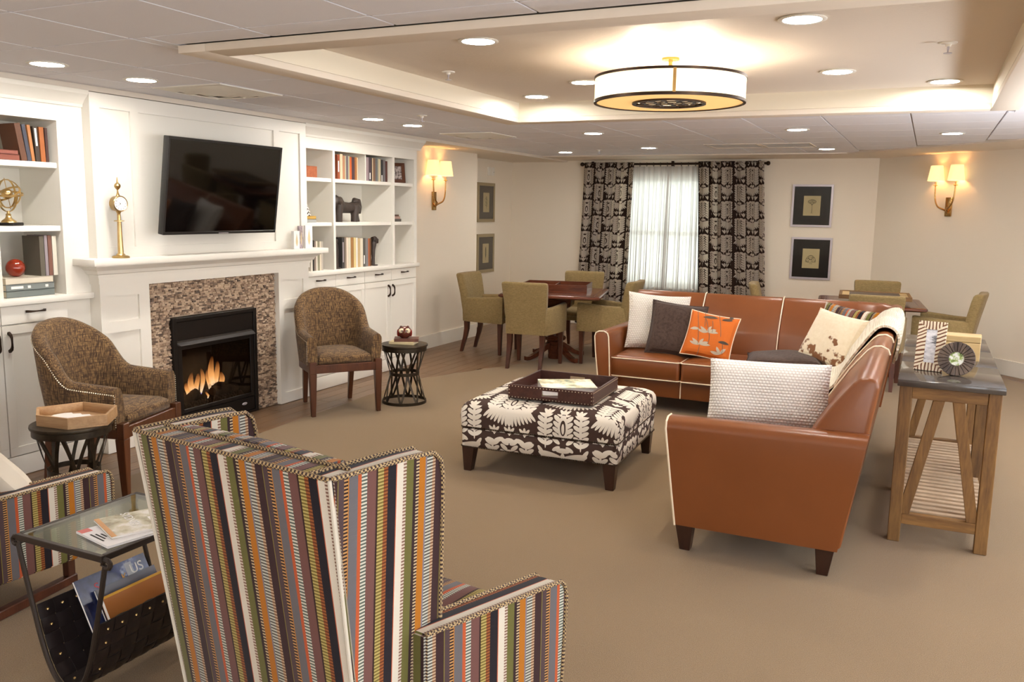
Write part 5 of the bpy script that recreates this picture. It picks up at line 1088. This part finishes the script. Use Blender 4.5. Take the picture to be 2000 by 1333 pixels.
# owl on two books
bigbook('book', 'pale book at the bottom of the pile under the owl', .16, .22, .022, M['cream'], (-4.07, 6.36, .521), 105, 'books under the owl')
bigbook('book', 'brown leather book directly under the owl', .15, .21, .026, plain('brown_book', '#5A3326', .45), (-4.055, 6.38, .5435), 120, 'books under the owl')
ow = T('owl_figurine', 'round glossy red brown owl figurine with a cream face', 'figurine', (-4.07, 6.37, .5695), -147)
om = NT('owl_glaze'); n_ = om.noise(om.co('Object'), 30, 3); om.col(om.mix(n_, '#6E2A1C', '#3E2118')); om.p(rough=.15, coat=.5)
bm = B(); lathe(bm, [(.0, 0), (.03, .0), (.05, .015), (.062, .04), (.06, .068), (.048, .09), (.03, .1), (.012, .103), (0, .103)], 24); O('body', bm, om.m, ow)
for s in (-1, 1):
    bm = B(); ball(bm, (s*.024, .046, .066), .027, 12, (1, .5, .85)); e_ = O('face_disc', bm, plain('owl_face', '#E8D6B4', .3), ow)
    bm = B(); ball(bm, (s*.022, .060, .068), .006, 8, (1, .5, 1)); O('eye', bm, M['black'], e_)
    bm = B(); ball(bm, (s*.03, .02, .099), .012, 8, (1, .8, .9)); O('ear_tuft', bm, om.m, ow)
    bm = B(); ball(bm, (s*.054, .012, .045), .03, 10, (.45, .9, 1.1)); O('wing', bm, plain('owl_wing', '#7E1E14', .15), ow)
bm = B(); lathe(bm, [(.0, -.012), (.006, -.002), (.007, .006), (0, .008)], 8, MX.Translation((0, .062, .055))); O('beak', bm, M['gold'], ow)
# ------------------------------------------------------------------ striped wing chairs
PER = .38
tot_ = sum(q[2] for q in BANDS)
def band_at(i): return sum(q[2] for q in BANDS[:i])/tot_*PER
WOFF = band_at(11)+.40; AOFF = band_at(7)+.12; NAVY = band_at(22)
def shiftuv(o, side, xc=None, top=None):
    uvd = o.data.uv_layers[0].data
    for p in o.data.polygons:
        n_ = p.normal
        for li in p.loop_indices:
            co_ = o.data.vertices[o.data.loops[li].vertex_index].co
            if abs(n_.x) > max(abs(n_.y), abs(n_.z)*.8): uvd[li].uv = (co_.y+side, co_.z)
            elif xc is not None and abs(n_.z) > abs(n_.y): uvd[li].uv = ((co_.x-(xc/.44)*(.455-.0475+(co_.y+.10)*.24))+NAVY, co_.y)
def shiftuv2(o, dx):
    for l in o.data.uv_layers[0].data: l.uv[0] += dx
    return o
def wing_chair(label, loc, rz):
    t = T('wing_chair', label, 'armchair', loc, rz, 'striped wing chairs'); ST = M['stripe']; RP = M['rope']
    def ok(nm, bm, parent=t, uv='box', mat=ST): return O(nm, bm, mat, parent, sharp=40, uv=uv)
    zb, zt = .17, 1.04
    def by(z): return -.30-.125*(z-zb)/(zt-zb)     # outer back surface (raked)
    def bx(z): return .375+.022*(z-zb)/(zt-zb)
    # outer back shell
    bm = B(); hexa(bm, [(-bx(zb), by(zb), zb), (bx(zb), by(zb), zb), (bx(zb), by(zb)+.09, zb), (-bx(zb), by(zb)+.09, zb), (-bx(zt), by(zt), zt), (bx(zt), by(zt), zt), (bx(zt), by(zt)+.09, zt), (-bx(zt), by(zt)+.09, zt)], .012, 3); shiftuv2(ok('outer_back', bm), .395)
    # inner back cushion, slightly proud of the shell
    bm = B(); rg = []
    for (ins, d) in ((0, .085), (.0, .13), (.02, .165), (.07, .19), (.16, .205)):
        z0, z1 = .42+ins, 1.035+.012-ins*.9; rg.append([(-.32+ins, by(z0)+d, z0), (0, by(z0)+d+.004, z0), (.32-ins, by(z0)+d, z0), (.325-ins, by((z0+z1)/2)+d, (z0+z1)/2), (.32-ins, by(z1)+d, z1), (0, by(z1)+d+.004, z1+.006), (-.32+ins, by(z1)+d, z1), (-.325+ins, by((z0+z1)/2)+d, (z0+z1)/2)])
    loft(bm, rg); bmesh.ops.bevel(bm, geom=[e for e in bm.edges], offset=.008, segments=2, affect='EDGES', clamp_overlap=True); shiftuv2(ok('inner_back', bm), .395+.15)
    for s in (-1, 1):
        # wing: side panel from the back forward, front edge rounded at the top, flaring outwards a little
        def wx(y, z): return s*(bx(z)+.004+(y-by(z))*.075)
        prof = [(by(.17)+.005, .17), (-.01, .17), (-.01, .50), (-.015, .80), (-.02, .96), (-.032, 1.008), (-.06, 1.03), (-.15, 1.036), (by(zt)+.004, zt)]
        A = [(wx(y, z), y, z) for y, z in prof]; C = [(wx(y, z)-s*.075, y, z) for y, z in prof]
        bm = B(); loft(bm, [A, C]); bmesh.ops.bevel(bm, geom=[e for e in bm.edges if e.calc_length() > .0], offset=.007, segments=2, affect='EDGES', clamp_overlap=True); wg = ok('wing', bm); shiftuv(wg, WOFF)
        for off in (.0, .075):
            bm = B(); tube(bm, [(wx(y, z)-s*off+s*(.001 if off == 0 else -.001), y, z+.002) for y, z in prof[1:]], .0065, 8); ok('piping', bm, wg, None, RP)
        # arm: box flaring outwards towards the front
        z0, z1 = .17, .52
        def ax(y): return s*(.455+(y+.10)*.24)
        q = [(-.12, z0), (.42, z0), (.432, z1-.05), (.422, z1-.012), (.405, z1+.004), (-.12, z1+.004)]
        A = [(ax(y), y, z) for y, z in q]; C = [(ax(y)-s*.095, y, z) for y, z in q]
        bm = B(); loft(bm, [A, C]); bmesh.ops.bevel(bm, geom=list(bm.edges), offset=.007, segments=2, affect='EDGES', clamp_overlap=True); am = ok('armrest', bm, uv='arm'); shiftuv(am, AOFF, s*.44, .205*PER)
        for off in (.0, .095):
            bm = B(); tube(bm, [(ax(y)-s*off+s*(.001 if off == 0 else -.001), y, z+.001) for y, z in q[1:]], .0065, 8); ok('piping', bm, am, None, RP)
    bm = B(); tube(bm, [(-bx(zt), by(zt)-.001, zt+.001), (bx(zt), by(zt)-.001, zt+.001)], .0065, 8); ok('piping', bm, t, None, RP)
    bm = B(); tube(bm, [(-bx(zt)+.02, by(zt)+.088, zt+.003), (bx(zt)-.02, by(zt)+.088, zt+.003)], .0065, 8); ok('piping', bm, t, None, RP)
    for s in (-1, 1): bm = B(); tube(bm, [(s*(bx(zb)+.001), by(zb)-.001, zb), (s*(bx(zt)+.001), by(zt)-.001, zt)], .0055, 8); ok('piping', bm, t, None, ST)
    # seat
    bm = B(); box(bm, -.38, .38, -.25, .36, .17, .31, .012); ok('seat_base', bm)
    bm = B(); rg = []
    for (ins, z) in ((.012, .312), (0, .325), (0, .40), (.015, .425), (.06, .45), (.14, .46), (.24, .463)): rg.append([(x, y, z) for x, y in rrect(.76-2*ins, .66-2*ins, .04, 4, 0, .075)])
    loft(bm, rg); ok('seat_cushion', bm)
    for s in (-1, 1):
        bm = B(); box(bm, s*.40-.02, s*.40+.02, -.30, .37, .0, .04, .004, 1); O('runner', bm, M['dwood'], t)
        for y in (-.26, .32): bm = B(); box(bm, s*.40-.018, s*.40+.018, y, y+.04, .04, .172, .003, 1); O('leg', bm, M['dwood'], t)
    return t
wc = wing_chair('striped wing chair seen from behind, at the front of the seating group', (-1.60, 2.12, 0), -8)
dup(wc, (-3.71, 2.09, 0), 8, 'striped wing chair holding the cream pillow beside the glass magazine table')
cushion('throw_pillow', 'plain cream cushion on the striped wing chair', M['linen'], .46, .46, .17, (-3.51, 2.20, .60), lean(52, 168, 8), group='armchair cushions')
# ------------------------------------------------------------------ glass magazine table with woven leather sling
mt = T('magazine_table', 'iron and glass side table with a woven black leather magazine sling', 'side table', (0, 0, 0))
gx0, gx1, gy0, gy1, gz = -2.73, -2.31, 1.82, 2.33, .575
for q in ((gx0, gx1, gy0, gy0+.018), (gx0, gx1, gy1-.018, gy1), (gx0, gx0+.018, gy0+.018, gy1-.018), (gx1-.018, gx1, gy0+.018, gy1-.018)): bm = B(); box(bm, *q, gz-.022, gz, .002, 1); O('top_rail', bm, M['iron'], mt)
bm = B(); box(bm, gx0+.016, gx1-.016, gy0+.016, gy1-.016, gz-.008, gz-.001); O('glass_top', bm, M['tglass'], mt)
mx_ = (gx0+gx1)/2
def uprof(n=30):   # U cross-section of sling and legs in x-z
    P = smoothpath([(-.212, .54), (-.188, .44), (-.156, .32), (-.125, .21), (-.095, .13), (-.055, .07), (0, .05), (.055, .07), (.095, .13), (.125, .21), (.156, .32), (.188, .44), (.212, .54)], 4); return P
UP = uprof()
for y in (gy0+.012, gy1-.012):
    pts = []
    for k in range(10): an = R(200-k*32); pts.append((-.205+.022*math.cos(an)*(1-k*.045), gz-.045+.022*math.sin(an)*(1-k*.045)))
    left = [(mx_-.185-.0, y, .54)]
    sc_ = [(mx_-.222+.02*math.cos(R(-10+40*k))*(1-.06*k), y, .545+.02*math.sin(R(-10+40*k))*(1-.06*k)) for k in range(9)]
    sr_ = [(mx_+.222-.02*math.cos(R(-10+40*k))*(1-.06*k), y, .545+.02*math.sin(R(-10+40*k))*(1-.06*k)) for k in range(9)]
    bm = B(); tube(bm, sc_[::-1]+[(mx_+p[0], y, p[1]) for p in UP]+sr_, .0085, 8); O('leg_frame', bm, M['iron'], mt)
for s in (-1, 1):
    for y in (gy0+.012, gy1-.012):
        bm = B(); tube(bm, [(mx_+s*.03, y, .065), (mx_+s*.09, y, .04), (mx_+s*.15, y, .014), (mx_+s*.165, y, .012), (mx_+s*.175, y, .022)], .008, 8); O('foot', bm, M['iron'], mt)
sling = T('woven_sling', 'x', 'x'); del sling['label'], sling['category']; sling.parent = mt
US = [p for p in UP if p[1] < .335]; L = [0]
for i in range(1, len(US)): L.append(L[-1]+(US[i]-US[i-1]).length)
def uat(d):
    for i in range(1, len(US)):
        if d <= L[i]: f_ = (d-L[i-1])/(L[i]-L[i-1]); p = US[i-1].lerp(US[i], f_); tg = (US[i]-US[i-1]).normalized(); return p, V((tg.y, -tg.x))
    return US[-1], V(((US[-1]-US[-2]).y, -(US[-1]-US[-2]).x)).normalized()
nY = 8; sw = (gy1-gy0-.05)/nY; nS = 12; ds = L[-1]/nS
for j in range(nY):      # straps running down, under and up the other side
    bm = B(); rings = []; yc = gy0+.025+sw*(j+.5)
    for k in range(nS*4+1):
        d = L[-1]*k/(nS*4); p, nn = uat(d); o = .0045*math.sin(math.pi*(d/ds)+math.pi*j)
        q = p+nn*o; rings.append([(mx_+q.x+nn.x*.0015, yc-sw*.47, q.y+nn.y*.0015), (mx_+q.x+nn.x*.0035, yc, q.y+nn.y*.0035), (mx_+q.x+nn.x*.0015, yc+sw*.47, q.y+nn.y*.0015), (mx_+q.x-nn.x*.0015, yc+sw*.47, q.y-nn.y*.0015), (mx_+q.x-nn.x*.0015, yc-sw*.47, q.y-nn.y*.0015)])
    loft(bm, rings); O('leather_strap', bm, M['bleather'], sling, sharp=50)
for i in range(nS):
    p0, n0 = uat(ds*(i+.03)); p1, n1 = uat(ds*(i+.5)); p2, n2 = uat(ds*(i+.97)); bm = B(); rings = []
    for k in range(nY*4+1):
        y = gy0+.025+(gy1-gy0-.05)*k/(nY*4); o = -.0045*math.sin(math.pi*(k/4)+math.pi*i+math.pi/1)*1.0
        o = .0045*math.sin(math.pi*(k/4)+math.pi*(i+1)); rings.append([(mx_+pp.x+nn.x*(o+e_), y, pp.y+nn.y*(o+e_)) for pp, nn, e_ in ((p0, n0, .0015), (p1, n1, .0035), (p2, n2, .0015), (p2, n2, -.0015), (p0, n0, -.0015))])
    loft(bm, rings); O('leather_strap', bm, M['bleather'], sling, sharp=50)
bm = B()
for i in (0, 1, 3, 5, nS-1, nS-2, nS-4, nS-6):
    for j in range(nY):
        if i in (0, nS-1) or j in (0, nY-1):
            p, nn = uat(ds*(i+.5)); 
            for s in (-1, 1): t0 = bmesh.new(); bmesh.ops.create_icosphere(t0, subdivisions=1, radius=.0055); fromtmp(bm, t0, MX.Translation((mx_+p.x+nn.x*s*.0085, gy0+.025+sw*(j+.5), p.y+nn.y*s*.0085)))
O('rivet', bm, M['gold'], sling, kind='stuff')
# magazines
def magazine(label, w_, d_, h_, mat, loc, rot, group):
    t = T('magazine', label, 'magazine', loc, 0, group, rot=rot)
    bm = B(); box(bm, -w_/2, w_/2, -d_/2, d_/2, h_-.0008, h_, 0); box(bm, -w_/2, w_/2, -d_/2, d_/2, 0, .0008); box(bm, -w_/2-.0008, -w_/2, -d_/2, d_/2, 0, h_); O('cover', bm, mat, t)
    bm = B(); box(bm, -w_/2, w_/2-.002, -d_/2+.001, d_/2-.001, .0008, h_-.0008); O('pages', bm, M['chalk'], t); return t
wm = plain('white_magazine_cover', '#EFEDEE', .25); gm = NT('sepia_magazine_cover'); n_ = gm.noise(gm.co('Object'), 12, 4); gm.col(gm.ramp(n_, [(.36, '#8E8468'), (.5, '#C9C2A4'), (.62, '#EFEBE2')]).outputs[0]); gm.p(rough=.22)
nv = NT('navy_magazine_cover'); n_ = nv.noise(nv.co('Object'), 9, 4); nv.col(nv.ramp(n_, [(.42, '#1E2340'), (.6, '#3A4470'), (.68, '#A9B0C4')]).outputs[0]); nv.p(rough=.12)
m1 = magazine('white magazine with a red corner, underneath on the glass table', .21, .27, .008, wm, (-2.42, 2.03, gz), (0, 0, R(-12)), 'magazines on the glass table')
m2 = magazine('sepia covered magazine with pale lettering on top of the white magazine', .21, .27, .008, gm.m, (-2.425, 2.09, gz+.0085), (0, 0, R(-24)), 'magazines on the glass table')
bm = B(); box(bm, -.105, -.07, -.133, -.095, .0, .0006); O('red_corner', bm, plain('red_print', '#C9564A', .4), m1, (0, 0, .008))
bm = B(); box(bm, -.02, .10, .02, .13, .0, .0006); O('white_panel', bm, M['chalk'], m2, (0, 0, .008))
bm = B(); box(bm, -.105, .105, -.135, -.118, 0, .0006); O('orange_band', bm, plain('orange_print', '#C98A3A', .4), m2, (0, 0, .008))
text('cover_title', 'SYDNEY', .042, M['chalk'], m2, (-.03, -.035, .0088), (0, 0, R(0)))

for k in range(3): bm = B(); box(bm, -.04+.01*k, .05-.015*k, -.122+.013*k, -.116+.013*k, .0, .0005); O('print_line', bm, M['ink'], m1, (0, 0, .008))

m3 = magazine('glossy navy magazine standing in the leather sling', .25, .30, .010, nv.m, (-2.545, 2.08, .27), (R(0), R(62), R(0)), 'magazines in the leather sling')
m4 = magazine('orange brown book with a yellow edge in front of the navy magazine in the sling', .20, .26, .016, plain('ochre_cover', '#A9682E', .3), (-2.475, 2.10, .235), (0, R(64), 0), 'magazines in the leather sling')
m5 = magazine('dark magazine at the end of the sling behind the ochre book', .22, .26, .008, plain('charcoal_cover', '#3A3740', .25), (-2.51, 2.11, .24), (0, R(63), 0), 'magazines in the leather sling')
bm = B(); box(bm, -.1, -.092, -.13, .13, 0, .0165); O('yellow_edge', bm, plain('yellow_print', '#D9A52E', .4), m4)
text('cover_title', 'US', .05, M['chalk'], m3, (-.085, .10, .0104), (0, 0, R(90))); text('cover_title', 'S', .045, plain('red_letter', '#B8323A', .4), m3, (-.075, -.075, .0104), (0, 0, R(90)))
text('cover_title', 'K', .035, plain('gold_letter', '#D9A23E', .4), m3, (-.07, .04, .0104), (0, 0, R(90)))
bm = B(); box(bm, -.115, -.06, .055, .085, 0, .0005); O('grey_picture', bm, plain('grey_print', '#A9ADB4', .3), m3, (0, 0, .010))
# ------------------------------------------------------------------ card tables, trays, chairs
def game_table(label, loc, rz, s=.49):
    t = T('card_table', label, 'table', loc, rz, 'mahogany card tables')
    bm = B(); rg = [[(x*1, y, z) for x, y in rrect(2*(s-i_), 2*(s-i_), .02, 2)] for i_, z in ((.035, .735), (.012, .742), (.0, .752), (.0, .768), (.012, .776), (.03, .779))]; loft(bm, rg); O('tabletop', bm, M['tbl'], t)
    for (x0, x1, y0, y1) in ((-s+.07, s-.07, -s+.07, -s+.076), (-s+.07, s-.07, s-.076, s-.07), (-s+.07, -s+.076, -s+.076, s-.076), (s-.076, s-.07, -s+.076, s-.076)): bm = B(); box(bm, x0, x1, y0, y1, .7785, .7797); O('inlay_line', bm, M['dwood'], t)
    bm = B(); loft(bm, [[(x, y, z) for x, y in rrect(2*k, 2*k, .03, 3)] for k, z in ((.16, .60), (.19, .62), (.20, .70), (.23, .715), (.26, .736))]); O('apron', bm, M['tbl'], t)
    bm = B(); lathe(bm, [(q*1.2, z) for q, z in ((.0, .0), (.06, .0), (.065, .02), (.062, .06), (.068, .12), (.08, .20), (.075, .21), (.10, .222), (.108, .24), (.10, .258), (.08, .268), (.075, .29), (.085, .38), (.095, .48), (.09, .55), (.10, .57), (.11, .60), (.0, .60))], 24); O('pedestal', bm, M['tbl'], t)
    for k in range(4):
        an = R(45+90*k); c_, s_ = math.cos(an), math.sin(an); bm = B(); P = [(.05, .16), (.12, .145), (.20, .10), (.28, .055), (.36, .03), (.41, .03)]; hts = [.07, .07, .06, .05, .042, .045]; rg = []
        for (r_, z), h in zip(P, hts): rg.append([(r_*c_-s_*q, r_*s_+c_*q, max(0, z+dz)) for q, dz in ((-.025, -h/2), (.025, -h/2), (.025, h/2), (-.025, h/2))])
        loft(bm, rg); O('foot', bm, M['tbl'], t)
    return t
game_table('mahogany card table holding the divided games tray, by the curtained window', (-3.80, 9.15, 0), 14, .56); game_table('mahogany card table behind the sofa holding the rustic board', (-.52, 10.08, 0), 5, .53)
gt = T('games_tray', 'dark mahogany divided games tray on the card table', 'tray', (-3.83, 9.24, .7797), 14); hw = .38; hh = .27
bm = B(); box(bm, -hw, hw, -hh, hh, 0, .012); O('tray_base', bm, M['tbl'], gt)
for q in ((-hw, hw, -hh, -hh+.015), (-hw, hw, hh-.015, hh), (-hw, -hw+.015, -hh+.015, hh-.015), (hw-.015, hw, -hh+.015, hh-.015)): bm = B(); box(bm, *q, .012, .088, .001, 1); O('tray_side', bm, M['tbl'], gt)
bm = B(); box(bm, -.006, .006, -hh+.015, hh-.015, .012, .075); O('divider', bm, M['tbl'], gt)
gb = T('game_board', 'rustic wooden board with pale end panels raised above the card table', 'board', (-.47, 9.92, .7797), 4); hw, hh = .35, .30
bm = B(); box(bm, -.25, .25, -.2, .2, 0, .055); O('stand', bm, M['black'], gb)
bm = B(); box(bm, -hw+.02, hw-.02, -hh+.02, hh-.02, .056, .075); O('board_base', bm, M['dwood'], gb)
for q in ((-hw, hw, -hh, -hh+.03), (-hw, hw, hh-.03, hh), (-hw, -hw+.03, -hh+.03, hh-.03), (hw-.03, hw, -hh+.03, hh-.03)): bm = B(); box(bm, *q, .056, .098, .002, 1); O('board_rail', bm, M['rustx'], gb)
for s in (-1, 1): bm = B(); box(bm, min(s*(hw-.03), s*(hw-.10)), max(s*(hw-.03), s*(hw-.10)), -hh+.03, hh-.03, .075, .090); O('end_panel', bm, M['boxw'], gb)
for k in range(6): bm = B(); y0 = -hh+.032+k*.0895; box(bm, -hw+.102, hw-.102, y0, y0+.086, .075, .088+.002*(k % 2), .001, 1); O('slat', bm, plain('weathered_slat', '#5A4C3E', .7) if k == 0 else bpy.data.materials['weathered_slat'], gb)
def game_chair(label, loc, rz):
    t = T('upholstered_chair', label, 'armchair', loc, rz, 'olive card table armchairs'); OL = M['olive']
    bm = B(); rg = []
    for (z, w_, y0, y1) in ((.375, .215, -.27, -.19), (.50, .218, -.275, -.19), (.70, .232, -.30, -.215), (.86, .245, -.335, -.25), (.915, .247, -.348, -.266), (.932, .240, -.347, -.278), (.938, .22, -.338, -.29)):
        cur = .03; rg.append([(x, (y0 if y < 0 else y1)-cur*(1-(x/.25)**2)*(.3+.7*(z > .6)), z) for x, y in [(-w_, -1), (-w_*.6, -1), (0, -1), (w_*.6, -1), (w_, -1), (w_+.008, 0-1e-3), (w_, 1), (w_*.6, 1), (0, 1), (-w_*.6, 1), (-w_, 1), (-w_-.008, 1e-3)]])
    loft(bm, rg); bmesh.ops.bevel(bm, geom=list(bm.edges), offset=.006, segments=1, affect='EDGES', clamp_overlap=True); O('backrest', bm, OL, t, sharp=60)
    for s in (-1, 1):
        bm = B(); rg = []
        for (y, xo, h) in ((-.275, .215, .66), (-.22, .245, .66), (-.05, .275, .665), (.15, .295, .68), (.25, .30, .69), (.272, .292, .685)):
            th_ = .065 if y < .27 else .05; rg.append([(s*(xo-th_), y, .375), (s*(xo-th_), y, h-.02), (s*(xo-th_*.7), y, h), (s*(xo-th_*.25), y, h), (s*xo, y, h-.02), (s*xo, y, .375)])
        loft(bm, rg); O('armrest', bm, OL, t, sharp=60)
    bm = B(); box(bm, -.235, .235, -.24, .265, .375, .43, .01); O('seat_base', bm, OL, t)
    bm = B(); rg = [[(x, y, z) for x, y in rrect(.45-2*i_, .46-2*i_, .03, 4, 0, .045)] for i_, z in ((.01, .432), (0, .44), (0, .475), (.02, .495), (.08, .505), (.16, .508))]; loft(bm, rg); O('seat_cushion', bm, OL, t, sharp=60)
    for s in (-1, 1):
        bm = B(); taper(bm, s*.245, .225, 0, .378, .017, .027); O('leg', bm, M['dwood'], t)
        bm = B(); rg = []
        for (z, y, a_) in ((0, -.305, .016), (.08, -.285, .019), (.18, -.255, .022), (.28, -.235, .025), (.38, -.235, .028)): rg.append([(s*.185-a_, y-a_, z), (s*.185+a_, y-a_, z), (s*.185+a_, y+a_, z), (s*.185-a_, y+a_, z)])
        loft(bm, rg); O('leg', bm, M['dwood'], t)
    return t
gc = game_chair('olive upholstered armchair with its back to the ottoman, at the card table by the window', (-3.83, 8.60, 0), 5)
for (x, y, rz, l) in ((-4.66, 9.22, -88, 'olive upholstered armchair in side view next to the wall with narrow pictures'), (-3.19, 9.22, 93, 'olive upholstered armchair half hidden behind the knitted sofa cushion, at the window card table'),
  (-3.83, 9.98, 190, 'olive upholstered armchair in front of the patterned drape, facing the divided games tray'), (-1.40, 9.90, -82, 'olive upholstered armchair peeking over the sofa back below the silver frames'),
  (-.48, 10.75, 184, 'olive upholstered armchair behind the rustic board, facing the sofa'), (.22, 10.0, 82, 'olive upholstered armchair beyond the console table, turned sideways to the sconce wall'), (-.42, 9.35, 3, 'olive upholstered armchair tucked between the sofa corner and the rustic board table')):
    dup(gc, (x, y, 0), rz, l)
